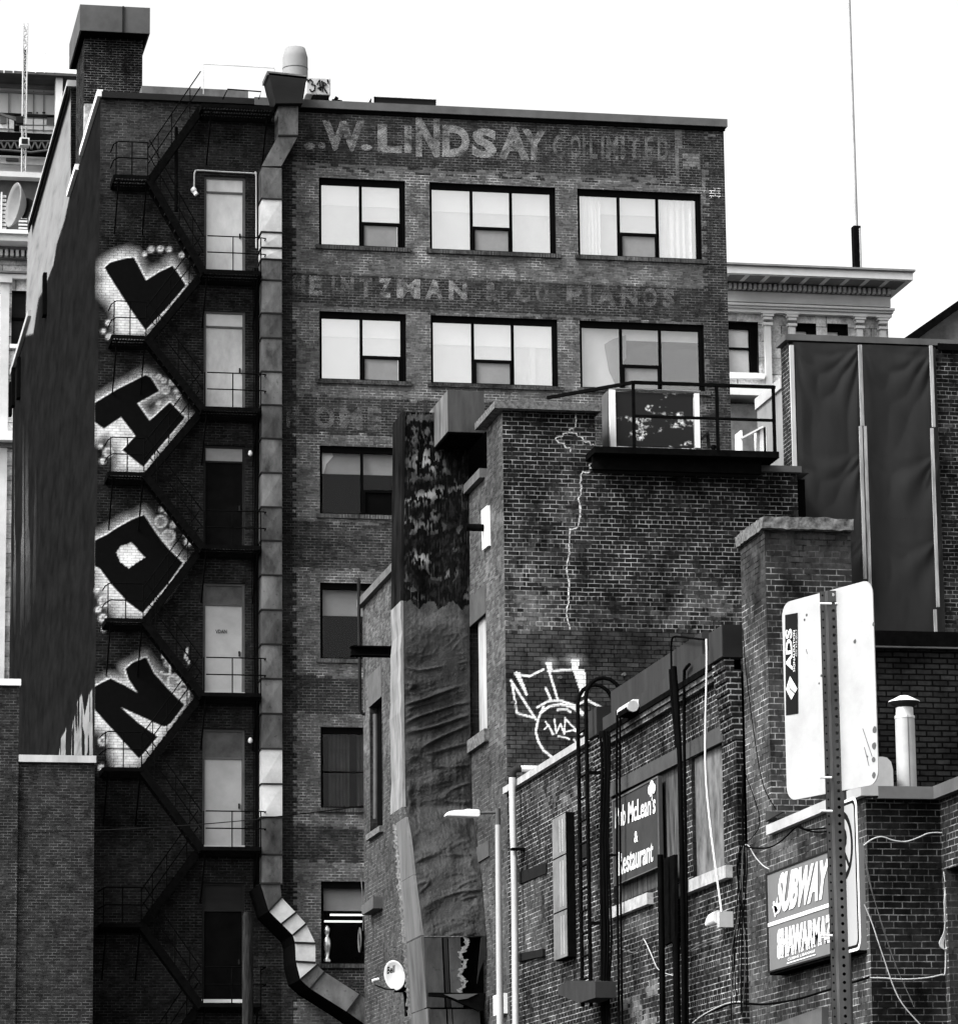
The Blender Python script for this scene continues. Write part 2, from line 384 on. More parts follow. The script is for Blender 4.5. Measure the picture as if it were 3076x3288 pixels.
def spray(name, plane, const, box, fn, mat, parent, res=.035, eps=.006):
    """thin skin of paint lying on a wall: a fine mesh whose cover value comes from fn(px,py)"""
    o_ = oY if plane == 'Y' else oX
    p = np.array([o_(x, y, const) for x, y in ((box[0], box[1]), (box[2], box[1]), (box[2], box[3]), (box[0], box[3]))])
    ai = 0 if plane == 'Y' else 1
    us = np.arange(p[:, ai].min(), p[:, ai].max(), res); zs = np.arange(p[:, 2].min(), p[:, 2].max(), res)
    U, Z = np.meshgrid(us, zs, indexing='ij'); P = np.empty(U.shape+(3,)); P[..., ai] = U; P[..., 1-ai] = const-eps; P[..., 2] = Z
    px, py = proj(P.reshape(-1, 3)); al = np.clip(fn(px, py), 0, 1).reshape(U.shape)
    nz = len(zs); I, J = np.nonzero(np.maximum.reduce([al[:-1, :-1], al[1:, :-1], al[1:, 1:], al[:-1, 1:]]) > .02)
    used = np.unique(np.concatenate([I*nz+J, (I+1)*nz+J, (I+1)*nz+J+1, I*nz+J+1])); mp = -np.ones(U.size, int); mp[used] = np.arange(len(used))
    a, b, c, d = mp[I*nz+J], mp[(I+1)*nz+J], mp[(I+1)*nz+J+1], mp[I*nz+J+1]
    F = np.stack([a, b, c, d], 1) if plane == 'Y' else np.stack([b, a, d, c], 1)
    lab = np.arange(len(used))                          # one object per separate patch of paint
    while True:
        m_ = lab[F].min(1); l2 = lab.copy()
        for k_ in range(4): np.minimum.at(l2, F[:, k_], m_)
        l2 = l2[l2]
        if (l2 == lab).all(): break
        lab = l2
    V3 = P.reshape(-1, 3)[used]; AL = al.ravel()[used]; o = None
    for q_ in np.unique(lab[F[:, 0]]):
        Fk = F[lab[F[:, 0]] == q_]
        if len(Fk) < 6: continue
        uu, inv = np.unique(Fk, return_inverse=True)
        mb = MB(); mb.v = [tuple(q) for q in V3[uu]]; mb.f = [tuple(int(q) for q in f) for f in inv.reshape(-1, 4)]; mb.sm = [False]*len(mb.f)
        o = mb.build(name, mat, parent); at = o.data.attributes.new('cover', 'FLOAT', 'POINT'); at.data.foreach_set('value', AL[uu])
    return o

def text(name, s, quad, mat, parent, bold=0., thick=.004, shear=0., spacing=1., nrm=None):
    """lettering as real geometry, its box fitted to the four world corners TL,TR,BR,BL"""
    cu = bpy.data.curves.new('lettering', 'FONT'); cu.body = s; cu.offset = bold; cu.shear = shear; cu.space_character = spacing; cu.resolution_u = 3; cu.align_x = 'CENTER'
    ob = bpy.data.objects.new('lettering', cu); COL.objects.link(ob); bpy.context.view_layer.update()
    me0 = bpy.data.meshes.new_from_object(ob.evaluated_get(bpy.context.evaluated_depsgraph_get()))
    co = np.array([v.co[:] for v in me0.vertices]); fs = [tuple(p.vertices) for p in me0.polygons]
    bpy.data.objects.remove(ob); bpy.data.meshes.remove(me0)
    mn, mx = co.min(0), co.max(0); u = (co[:, 0]-mn[0])/(mx[0]-mn[0]); v = (co[:, 1]-mn[1])/(mx[1]-mn[1])
    TL, TR, BR, BL = [np.array(q, float) for q in quad]
    if nrm is None: nrm = np.cross(TR-TL, BL-TL); nrm = nrm/np.linalg.norm(nrm); nrm = -nrm if nrm@TL > 0 else nrm
    P = (TL*(1-u)[:, None]+TR*u[:, None])*v[:, None]+(BL*(1-u)[:, None]+BR*u[:, None])*(1-v)[:, None]+nrm*thick
    mb = MB(); mb.add(P, fs); return mb.build(name, mat, parent)
def qY(x0, y0, x1, y1, Y, sl=.045): return [oY(x0, y0, Y), oY(x1, y0+sl*(x1-x0), Y), oY(x1, y1+sl*(x1-x0), Y), oY(x0, y1, Y)]


# ================================================================== MAIN BUILDING
YM, XM, XE, ZT = 98., 8.72, 26.12, 30.95
def mx(x, y=1500): return oY(x, y, YM)[0]
main = thing('brick_building', 'tallest dark brick building, with faded painted lettering, block letter graffiti and a fire escape', 'building', (17.4, YM, GZ))
rowz = [(28.94, 27.03), (25.18, 23.28), (21.45, 19.57), (17.70, 15.64), (13.81, 11.65), (9.71, 7.55), (5.6, 3.4)]
colx = [(14.69, 17.07), (17.75, 21.28), (21.90, 25.42)]
doorz = [(28.86, 26.15), (25.09, 22.40), (21.38, 18.62), (17.63, 14.68), (13.72, 10.62), (9.66, 6.53)]
DX = (11.55, 12.67)
holes = [(a, b, z1, z0) for (z0, z1) in rowz for (a, b) in colx]+[(DX[0], DX[1], b, a) for a, b in doorz]
def main_fn(px, py, u, z, rb, rr):
    jx = px+(rr-.5)*22; jy = py+(rb-.5)*8
    n = fbm(px, py, .012); n2 = fbm(px*.35, py*1.6, .02, 3)
    t = .026*(.55+.9*n2); m = .12*(.4+1.2*n)
    for y0, y1 in ((538, 872), (985, 1268), (1388, 1672), (1822, 2168), (2287, 2650), (2762, 3105), (3210, 3400)):
        yy = jy-.042*(px-950)
        L = (yy > y0) & (yy < y1) & (jx > 936) & (jx < 2264)
        t = np.where(L, .076*(.9+.2*n), t); m = np.where(L, .34*(.15+1.6*fbm(px, py, .02, 5)**1.5), m)
        lower = (y0 > 1300); 
    band = (py > 380) & (py-.045*(px-950) < 545) & (jx < 2270)
    t = np.where(band, .021*(.5+1.3*n2), t)
    t = np.where((px > 2165) & (px < 2185) & (py < 580), .10, t); t = np.where((px > 2258) & (px < 2274) & (py < 640), .085, t)
    t = np.where(rect(px, py, 2190, 490, 2245, 540) & (rb > .25), .13, t)
    yb = py-.043*(px-950)
    for yl in (520, 535): t = np.where((np.abs(yb-yl) < 5) & (px < 2185) & (rb > .3), .085, t)
    for yl in (868, 978): t = np.where((np.abs(yb-yl) < 5) & (px < 2255) & (px > 930) & (n > .35), .07, t)
    for yl in (872, 884): t = np.where((np.abs(yb-yl+30) < 4) & (px < 2255) & (n > .5), .09, t)
    R_ = jx > 2268+.012*(py-400)
    t = np.where(R_, .021*(.7+.6*n), t); m = np.where(R_, .12, m)
    m = np.where(rect(px, py, 2275, 606, 2310, 636), .9, m)
    t = np.where(rect(px, py, 2278, 400, 2320, 440) & (rb > .4), .1, t)
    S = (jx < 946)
    t = np.where(S, .016*(.5+1.0*n), t); m = np.where(S, .06, m)  # strip beside the duct: soot, plus the duct's shadow put into the tone
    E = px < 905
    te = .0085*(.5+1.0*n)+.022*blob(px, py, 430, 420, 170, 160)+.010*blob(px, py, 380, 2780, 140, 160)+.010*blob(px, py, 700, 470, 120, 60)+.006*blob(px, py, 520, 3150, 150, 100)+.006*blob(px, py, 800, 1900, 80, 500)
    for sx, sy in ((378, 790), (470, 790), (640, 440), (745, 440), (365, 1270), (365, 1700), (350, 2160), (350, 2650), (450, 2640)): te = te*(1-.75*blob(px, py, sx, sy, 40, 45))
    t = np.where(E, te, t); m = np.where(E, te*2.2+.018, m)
    return t, m
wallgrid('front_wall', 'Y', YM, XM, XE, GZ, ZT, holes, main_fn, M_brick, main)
b = MB()   # other walls and roof: closed body
b.quad((XE, YM, GZ), (XE, 132, GZ), (XE, 132, 31), (XE, YM, 31)); b.quad((XE, 132, GZ), (XM, 132, GZ), (XM, 132, 31), (XE, 132, 31))
b.build('rear_wall', M_brick1, main)
b = MB(); b.quad((XM, YM, 30.7), (XE, YM, 30.7), (XE, 132, 30.7), (XM, 132, 30.7)); b.build('roof', M_roofing, main)
b = MB().box(XM+.05, XE-.05, YM+1.6, YM+1.7, GZ, 30.6); b.build('inner_wall', M_darkroom, main)
b = MB()
for (z0, z1) in rowz[:6]+[(31, 28.9)]: b.box(XM+.05, XE-.05, YM+.32, YM+1.6, z1-.35, z1-.25)
b.build('floor_slab', M_darkroom, main)
# left face
b = MB()
b.v = [(XM, YM, GZ), (XM, 132.2, GZ), (XM, 132.2, 31.27), (XM, 123.6, 31.3), (XM, 123.3, 34.4), (XM, 108.1, 34.4), (XM, 108.1, 31.0), (XM, YM, 31.0)]
b.f = [(0, 1, 2, 3, 6, 7), (3, 4, 5, 6)]; b.f = [tuple(reversed(f)) for f in b.f]; b.sm = [False]*2
b.build('side_wall', M_stucco, main)
b = MB().box(XM+.01, 13.5, 108.1, 123.3, 30.7, 34.4); b.build('stair_tower', M_brick1, main)
b = MB().box(XM-.12, XM+.25, 107.9, 123.5, 34.36, 34.55); b.box(XM-.12, XM+.2, 123.5, 132.3, 31.2, 31.4); b.build('pale_coping', M_lightmetal, main)
b = MB().box(XM-.14, XM-.1, 107.9, 123.5, 34.1, 34.36); b.build('coping_drip', M_blackmetal, main)
b = MB().box(XM-.10, XM+.05, YM-.1, 103.6, 30.93, 31.12); b.box(XM-.1, XM+.1, 105, 107.9, 30.93, 31.1); b.build('pale_coping', M_white, main)
b = MB().box(XM+.02, 12.9, YM-.12, YM+.3, 30.9, 31.07); b.build('dark_coping', M_darkmetal, main)
b = MB().box(12.9, XE+.08, YM-.14, YM+.3, 30.88, 31.1); b.build('front_coping', plain('weathered_coping', .085, .7, var=.2, scale=2), main)
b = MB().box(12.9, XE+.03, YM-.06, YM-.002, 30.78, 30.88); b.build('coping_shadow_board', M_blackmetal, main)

M_pale = None
def pale_mat():
    m, t, b_, o = nodes('pale_wall_tone')
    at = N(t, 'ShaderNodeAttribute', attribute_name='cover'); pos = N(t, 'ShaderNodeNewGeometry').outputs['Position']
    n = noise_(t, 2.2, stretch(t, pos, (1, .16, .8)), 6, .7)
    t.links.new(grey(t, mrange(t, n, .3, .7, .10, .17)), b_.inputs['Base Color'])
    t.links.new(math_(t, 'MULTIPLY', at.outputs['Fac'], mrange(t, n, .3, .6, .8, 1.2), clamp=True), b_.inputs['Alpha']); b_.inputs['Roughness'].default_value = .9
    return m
M_pale = pale_mat()
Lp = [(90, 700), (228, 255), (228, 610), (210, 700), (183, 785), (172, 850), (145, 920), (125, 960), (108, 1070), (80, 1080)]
def pale1(px, py): return np.where(inpoly(px, py, Lp), 1., 0)*np.clip(pdist(px, py, Lp)/4+.2, 0, 1)
spray('pale_patch', 'X', XM, (80, 260, 235, 1090), pale1, M_pale, main, res=.07)  # lighter area high on the side wall, with a diagonal lower edge
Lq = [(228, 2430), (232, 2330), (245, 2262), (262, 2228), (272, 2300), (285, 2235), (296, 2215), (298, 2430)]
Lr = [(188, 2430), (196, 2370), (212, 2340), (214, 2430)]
def pale2(px, py):
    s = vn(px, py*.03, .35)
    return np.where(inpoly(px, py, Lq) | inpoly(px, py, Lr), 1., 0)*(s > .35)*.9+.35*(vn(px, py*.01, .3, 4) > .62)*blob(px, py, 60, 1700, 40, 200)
spray('pale_patch', 'X', XM, (20, 1450, 302, 2435), pale2, M_pale, main, res=.07)
for x, y0, y1 in ((150, 880, 1010), (66, 1150, 1275), (48, 1180, 1300), (40, 1230, 1330)):
    p = oX(x, y0, XM); q = oX(x, y1, XM); MB().box(XM-.12, XM-.01, p[1]-.25, p[1]+.25, q[2], p[2]).build('wall_slot', M_blackmetal, main)

# painted sign lettering (faded)
def wl(s, x0, y0, x1, y1, mat, bold=.03, sl=.045, name='painted_lettering'):
    text(name, s, qY(x0, y0, x1, y1, YM-.006, sl), mat, main, bold=bold, thick=.001)
for s, x0, y0, x1, y1 in (('.', 975, 455, 1012, 478), ('.', 1020, 455, 1046, 476), ('W', 1035, 385, 1170, 482), ('.', 1158, 462, 1196, 482), ('L', 1212, 398, 1290, 488), ('I', 1298, 402, 1322, 490),
                          ('N', 1335, 372, 1412, 502), ('D', 1420, 400, 1508, 502), ('S', 1515, 410, 1595, 505), ('A', 1600, 405, 1700, 510), ('Y', 1675, 412, 1755, 512)):
    wl(s, x0, y0, x1, y1, M_ghost1, .05, .03)
for s, x0, x1 in (('C', 1775, 1812), ('O', 1830, 1865), ('.', 1870, 1880), ('L', 1893, 1918), ('I', 1930, 1940), ('M', 1948, 1985), ('I', 1995, 2005), ('T', 2018, 2055), ('E', 2070, 2098), ('D', 2112, 2145)):
    wl(s, x0, 430+.045*(x0-1775)*.6, x1, 505+.045*(x0-1775)*.6, M_ghost2, .03)
xs = 940
for s, w in (('H', 34), ('E', 36), ('I', 14), ('N', 40), ('T', 40), ('Z', 42), ('M', 70), ('A', 56), ('N', 56), (None, 22), ('&', 44), (None, 20), ('C', 44), ('O', 40), (None, 22), ('P', 48), ('I', 16), ('A', 56), ('N', 50), ('O', 44), ('S', 38)):
    if s:
        yy = 882+.040*(xs-940)*.9; wl(s, xs+(18 if xs > 1000 else 0), yy, xs+w*1.16+(12 if xs > 1000 else 0), yy+62, M_ghost1 if 1150 < xs < 1500 or s == 'E' else M_ghost2, .05)
    xs += w*1.07+16
for s, x0, x1 in (('H', 920, 960), ('O', 1010, 1075), ('M', 1090, 1165), ('E', 1180, 1225)): wl(s, x0, 1300+.03*(x0-920), x1, 1372+.03*(x0-920), M_ghost2, .05)

# graffiti block letters
z5 = lambda L: [(a/1.86, 700+c/1.86) for a, c in L]; z8 = lambda L: [(a/1.86, 1500+c/1.86) for a, c in L]
GL = [
 (z5([(623, 292), (660, 262), (740, 240), (800, 232), (835, 300), (872, 370), (950, 320), (1030, 282), (1062, 325), (1110, 400), (1000, 530), (868, 670), (780, 545), (700, 420), (640, 325)]), None,
  z5([(592, 300), (640, 235), (700, 210), (760, 200), (820, 205), (870, 330), (960, 290), (1030, 245), (1075, 320), (1128, 395), (1000, 560), (862, 700), (700, 705), (680, 560), (592, 420)])),
 (z5([(560, 1105), (700, 1020), (870, 935), (900, 950), (952, 1032), (820, 1105), (893, 1208), (1015, 1098), (1105, 1190), (960, 1360), (855, 1487), (730, 1385), (808, 1300), (722, 1188), (620, 1257), (560, 1215)]), None,
  z5([(570, 1090), (700, 1005), (860, 915), (910, 935), (975, 1035), (850, 1110), (895, 1180), (1015, 1075), (1130, 1185), (960, 1390), (870, 1510), (700, 1500), (690, 1390), (640, 1290), (570, 1330)])),
 (z8([(560, 440), (640, 400), (700, 360), (780, 315), (860, 283), (930, 390), (1010, 490), (1092, 570), (1000, 700), (850, 873), (760, 805), (660, 695), (595, 605), (560, 590)]),
  z8([(693, 507), (720, 470), (785, 448), (835, 505), (868, 540), (810, 575), (770, 607), (715, 565)]),
  z8([(560, 420), (700, 340), (850, 258), (880, 290), (1000, 440), (1115, 560), (1000, 730), (860, 905), (700, 905), (640, 800), (560, 720)])),
 (z8([(555, 1315), (620, 1280), (660, 1263), (740, 1300), (820, 1347), (768, 1270), (748, 1205), (790, 1168), (872, 1135), (920, 1230), (1000, 1320), (1102, 1420), (1020, 1530), (985, 1552), (930, 1530), (820, 1480), (722, 1435), (830, 1530), (942, 1610), (830, 1742), (700, 1600), (600, 1490), (555, 1440)]), None,
  z8([(560, 1300), (640, 1240), (735, 1260), (730, 1190), (870, 1115), (1000, 1290), (1125, 1410), (1000, 1580), (840, 1770), (800, 1800), (690, 1800), (650, 1600), (560, 1560)])),
]
for outer, hole, halo in GL:
    xs_ = [p[0] for p in halo]; ys_ = [p[1] for p in halo]
    def cover(px, py, halo=halo, outer=outer):
        i = inpoly(px, py, halo); d = pdist(px, py, halo); s = np.where(i, -d, d)
        k = np.clip(1.0-(s+10+16*fbm(px, py, .02, 8))/46, 0, 1)**1.6
        k = k*.82
        return np.maximum(k*(.35+.8*fbm(px, py, .02, 2)), .9*np.clip((5.5-pdist(px, py, outer))/3.5, 0, 1))*(px > 303+0*py)
    spray('graffiti_halo', 'Y', YM, (max(306, min(xs_)-28), min(ys_)-28, max(xs_)+28, max(ys_)+20), cover, M_sprayW, main, res=.045, eps=.005)
    def cov2(px, py, hole=hole, outer=outer):
        k = np.where(inpoly(px, py, outer), 1., 0)*np.clip(pdist(px, py, outer)/2.5+.3, 0, 1)
        if hole: k = np.where(inpoly(px, py, hole), 0, k)
        return k
    spray('graffiti_letter', 'Y', YM, (max(306, min(xs_)-5), min(ys_)-5, max(xs_)+5, max(ys_)+5), cov2, M_sprayB, main, res=.03, eps=.011)
bub = [(485, 800, 9), (515, 798, 10), (543, 800, 8), (583, 818, 8), (464, 815, 6), (348, 1035, 8), (350, 1080, 9), (332, 1063, 6), (525, 1222, 10), (552, 1228, 12), (532, 1252, 15), (565, 1256, 8), (508, 1210, 9), (573, 1275, 8), (510, 1295, 8), (348, 1452, 18), (330, 1480, 9), (322, 1432, 6),
       (516, 1675, 24), (556, 1685, 10), (535, 1645, 5), (520, 1635, 7), (540, 1722, 26), (605, 1740, 14), (595, 1715, 5), (330, 1985, 14), (335, 1930, 22), (315, 1958, 9), (312, 1895, 8), (335, 2020, 8), (330, 2380, 16), (325, 2465, 9), (560, 2190, 30), (590, 2230, 22), (540, 2130, 14)]
def cbub(px, py):
    k = np.zeros(np.shape(px))
    for x, y, r_ in bub:
        d = np.hypot(px-x, py-y); k = np.maximum(k, .5*np.exp(-((d-r_*.75)/3.5)**2)+.22*(d < r_*.8))
    strokes = [[(520, 2087), (522, 2112), (545, 2118), (547, 2170), (515, 2160)], [(600, 2085), (596, 2110), (607, 2128)], [(550, 2172), (600, 2190), (622, 2200)], [(570, 2190), (612, 2203)]]
    for s in strokes: k = np.maximum(k, .8*np.clip((4-pdist(px, py, s, False))/2, 0, 1))
    return k
spray('graffiti_bubbles', 'Y', YM, (308, 790, 640, 2490), cbub, M_sprayW, main, res=.05, eps=.016)

# windows of the main building
def pane_(par, x0, x1, z0, z1, y, m): b = MB(); b.box(x0, x1, y, y+.012, z0, z1); return b.build('pane', m, par)
def window(ri, ci):
    (z1, z0), (x0, x1) = rowz[ri], colx[ci]
    y = YM+.07; f = .075; b = MB()
    b.box(x0, x0+f, y, y+.1, z0, z1); b.box(x1-f-.06, x1, y, y+.1, z0, z1); b.box(x0+f, x1-f-.06, y+.001, y+.1, z1-.17, z1); b.box(x0+f, x1-f-.06, y+.001, y+.1, z0, z0+.05)
    cols = []
    wx = x1-.135-x0-f
    if ri <= 2:
        n = 2 if ci == 0 else 3
        e = [x0+f+wx*i/n for i in range(n+1)]
        for q in e[1:-1]: b.box(q-.035, q+.035, y+.002, y+.1, z0+.05, z1-.17)
        opn = 1
        za = z0+.05+.31*(z1-z0); b.box(e[opn]+.035, e[opn+1]-(.035 if opn+1 < n else 0), y-.02, y+.1, za, za+.075)
        b.box(e[opn]+.035, e[opn]+.085, y-.02, y+.1, z0+.05, za); b.box(e[opn+1]-(.085 if opn+1 < n else .05), e[opn+1]-(.035 if opn+1 < n else 0), y-.02, y+.1, z0+.05, za)
    else:
        if ri == 4: b.box(x0+f, x1-f-.06, y+.002, y+.1, (z0+z1)/2-.12, (z0+z1)/2-.09)
    w = b.build('window', M_frame, main)
    g = M_glass if ri < 2 else M_glassD
    if ri == 1 and ci == 2: g = M_glassH
    pane_(w, x0+f, x1-f-.06, z0+.05, z1-.17, y+.05, g)
    if ri <= 2:
        b = MB(); b.box(e[1]+.085, e[2]-.085, y+.03, y+.04, z0+.06, za-.01); b.build('insect_screen', M_screen if ri < 2 else M_frame, w)
    yb = YM+.26
    if ri == 0 or (ri == 1 and ci < 2):
        zs = z1-.17-(.28+.035*math.sin(ri*5+ci*2.3))*(z1-z0)
        MB().box(x0+.02, x1-.02, yb+.03, yb+.04, z0, z1).build('blind', M_blind2, w)
        MB().box(x0+.02, x1-.02, yb, yb+.02, zs, z1).build('blind_header', M_blind1, w)
    if ri == 1 and ci == 1: MB().box(20.55, 20.7, yb-.02, yb-.005, z0, zs+.02).build('blind_edge', M_white, w)
    if ri == 0 and ci == 2:
        for (a, c) in ((x0+.12, .55), (x1-1.25, 1.0)): drape(w, a, c, yb-.05, z0, z1)
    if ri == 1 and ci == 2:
        MB().box(x0+.02, x0+1.15, yb, yb+.02, z0, z1).build('blind', M_blind2, w)
        MB().box(x0+.02, x1-.02, yb+.03, yb+.05, z1-.45, z1).build('blind_header', M_blind2, w)
    if ri == 1 and ci == 2:
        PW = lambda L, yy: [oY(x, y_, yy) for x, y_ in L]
        MB().prism(PW([(1940, 1105), (1968, 1088), (2010, 1075), (2010, 1240), (1978, 1240), (1955, 1190)], yb-.04), (0, .01, 0)).build('painted_reflection', M_screen, w)  # grey shape behind the glass, painted in for a reflection
        MB().prism(PW([(2003, 1160), (2030, 1120), (2090, 1105), (2150, 1125), (2200, 1120), (2262, 1125), (2262, 1250), (2003, 1250)], yb-.06), (0, .01, 0)).build('painted_reflection', plain('painted_reflection', .015, .9, var=.5, scale=1.5), w)  # dark shape imitating a building reflected in the pane
    if ri == 2 and ci == 0: MB().prism([oY(x, y_, yb-.03) for x, y_ in ((1030, 1438), (1062, 1440), (1070, 1465), (1048, 1490), (1040, 1520), (1030, 1522))], (0, .01, 0)).build('painted_sky_reflection', M_white, w)  # white shape painted in for sky reflected in the pane
    if ri == 2: MB().box(x0+.02, x1-.02, yb, yb+.02, z1-.72, z1).build('blind', M_blind3, w)
    if ri == 3: MB().box(x0+.02, x1-.02, yb, yb+.02, z1-.85, z1).build('blind', M_blind3, w)
    if ri == 4:
        for a in (x0+.25, x0+1.0, x0+1.7): drape(w, a, .55, yb, z0, z1, M_blind4)
    if ri == 5: MB().box(x0+.02, x1-.02, yb, yb+.02, z1-.75, z1).build('blind', M_blind3, w)
    # brick sill
    MB().box(x0-.1, x1+.13, YM-.07, YM+.05, z0-.11, z0).build('sill', M_header, w)
    return w
M_blind1 = plain('white_blind_header', .85, .8, var=.03); M_blind2 = plain('pale_blind', .56, .8, var=.14, scale=.7); M_blind3 = plain('grey_blind', .22, .8, var=.15, scale=.8); M_blind4 = plain('dark_curtain', .025, .9, var=.4)
def drape(par, x, w_, y, z0, z1, mat=None):
    b = MB(); n = 28; vs = []
    for i in range(n+1):
        xx = x+w_*i/n; yy = y+.03*math.sin(i*1.3)+.015*math.sin(i*2.9)
        vs += [(xx, yy, z0), (xx+.03*math.sin(i), yy, z1)]
    b.add(vs, [(2*i, 2*i+2, 2*i+3, 2*i+1) for i in range(n)], True); b.build('curtain', mat or M_blind1, par)
for ri in range(7):
    for ci in range(3):
        if ri >= 3 and ci > 0 and ri > 3: pass
        window(ri, ci)
# lit strip lamps seen through the lowest window, and a small figure on its sill
m_, t_, b_, o_ = nodes('lit_strip_lamp'); b_.inputs['Emission Color'].default_value = (1, 1, 1, 1); b_.inputs['Emission Strength'].default_value = .45
for (x0, y0, x1, y1) in ((1060, 2936, 1170, 2942), (1042, 2957, 1162, 2963)):
    p = oY(x0, y0, YM+1.3); q = oY(x1, y1, YM+1.3); MB().box(p[0], q[0], YM+1.25, YM+1.35, q[2], p[2]).build('strip_lamp', MATS['lit_strip_lamp'], main)
c = oY(1050, 3094, YM+.14); b = MB(); b.lathe((c[0], YM+.14, 7.6), [(.1, 0), (.11, .05), (.05, .12), (.08, .3), (.11, .45), (.09, .6), (.04, .68), (.075, .78), (.08, .86), (.04, .95), (.01, .97)], 14)
tag(b.build('figurine', plain('chrome_figurine', .5, .25, .8, var=.4, scale=12)), 'small shiny figurine standing inside the lowest window of the tall building', 'figurine')

# doors onto the fire escape
for k, (z1, z0) in enumerate(doorz):
    dark = k in (2, 5)
    x0, x1 = DX; y = YM+.09
    md = M_doorD if dark else [M_door, plain('worn_grey_door', .31, .5, var=.25, scale=2.4, streak=(1, 1, .5)), None, plain('lower_grey_door', .27, .55, var=.15, scale=1.5), plain('lowest_grey_door', .235, .55, var=.15, scale=1.5), None][k]; mf = M_darkmetal if dark else M_midmetal
    zt = z1-[.47, .46, .47, .60, .80, .75][k]
    b = MB(); b.box(x0+.07, x1-.07, y+.02, y+.07, z0, zt); d = b.build('door', md, main)
    b = MB(); b.box(x0, x0+.065, y-.02, y+.08, z0, z1); b.box(x1-.065, x1, y-.02, y+.08, z0, z1); b.box(x0+.065, x1-.065, y-.02, y+.08, z1-.07, z1); b.box(x0+.065, x1-.065, y-.015, y+.08, zt, zt+.05); b.build('frame', mf, d)
    b = MB(); b.box(x0+.065, x1-.065, y+.015, y+.03, zt+.05, z1-.07); b.build('transom', {0: M_door, 1: plain('pale_transom', .4, .3, var=.1), 2: M_screen, 3: plain('murky_glass', .07, .3, var=.3), 4: MATS['murky_glass'] if 'murky_glass' in MATS else M_screen, 5: M_darkmetal}[k], d)
    b = MB(); b.box(x1-.16, x1-.12, y-.03, y+.02, z0+1.0, z0+1.13); b.build('handle', M_darkmetal, d)
    if k == 5: MB().box(x0, x1, YM-.02, YM+.1, z0, z0+.09).build('door_sill', M_white, d)
    elif k > 2: MB().box(x0, x1, YM-.02, YM+.1, z0-.04, z0+.02).build('door_sill', M_lightmetal, d)
text('door_tag', 'VDAN', qY(692, 2022, 728, 2034, YM+.09, 0), M_frame, main, bold=.01)
# white conduit and lamp by the top door
P = [oY(a/1.86, c/1.86, YM-.06) for a, c in ((1160, 1130), (1160, 1050), (1165, 1025), (1185, 1015), (1350, 1025), (1500, 1032), (1522, 1040), (1530, 1060), (1530, 1480))]
con = MB().tube(catmull(P, 4), .022).build('conduit', M_offwhite); tag(con, 'thin white conduit bent over the topmost fire escape door', 'pipe')
lp = oY(622, 612, YM-.12); b = MB(); b.lathe(tuple(lp+np.array([0, 0, -.05])), [(.03, 0), (.07, .02), (.08, .1), (.03, .16)], 12); b.beam(lp+np.array([0, 0, .02]), lp+np.array([.07, -.05, -.12]), .08, .1)
tag(b.build('wall_lamp', M_white), 'small white floodlight at the end of the conduit beside the topmost door', 'lamp')

# ------------------------------------------------------------------ fire escape
fe = thing('fire_escape', 'black iron zigzag fire escape with grated landings on the left part of the brick building', 'fire escape', (10.8, 97.5, GZ))
YO, YI = 97.0, 97.95
M_grate = plain('worn_grating', .014, .6, var=.5, scale=4)
def deck(x0, x1, z, name='landing'):
    b = MB()
    b.box(x0, x1, YO-.03, YO, z-.08, z+.02); b.box(x0, x1, YI, YI+.03, z-.14, z+.02); b.box(x0-.03, x0, YO, YI, z-.14, z+.02); b.box(x1, x1+.03, YO, YI, z-.14, z+.02)
    n = int((x1-x0)/.075)
    b.box(x0, x1, YO+.3, YO+.34, z-.08, z-.036); b.box(x0, x1, YO+.62, YO+.66, z-.08, z-.036)
    d = b.build(name, M_blackmetal, fe)
    b = MB()
    for i in range(n): xx = x0+(i+.5)*(x1-x0)/n; b.box(xx-.012, xx+.012, YO+.002, YI-.002, z-.03, z)
    b.build('grating', M_grate, d)
    return d
def rail(x0, x1, z, d, left_end=True, right_end=False):
    b = MB(); r_ = .017
    for h in (.5, .95): b.tube([(x0+.1, YO, z+h), (x1-.04, YO, z+h)], r_, 6)
    for xx in (x0+.04, (x0+x1)/2, x1-.04): b.tube([(xx, YO, z), (xx, YO, z+.95)], r_, 6)
    for h in (.5, .95):
        if left_end: b.tube([(x0+.1, YO, z+h), (x0-.02, YO+.1, z+h-.06), (x0-.02, YI, z+h-.03)], r_, 6)
        if right_end: b.tube([(x1-.04, YO, z+h), (x1+.1, YO+.06, z+h), (x1+.1, YI, z+h)], r_, 6)
    b.build('railing', M_blackmetal, d)
def struts(x0, x1, z):
    for xx in (x0+.12, x1-.06):
        MB().tube([(xx, YO+.03, z-.1), (xx-.02, YI+.03, z-1.35)], .022, 6).build('strut', M_blackmetal, fe)
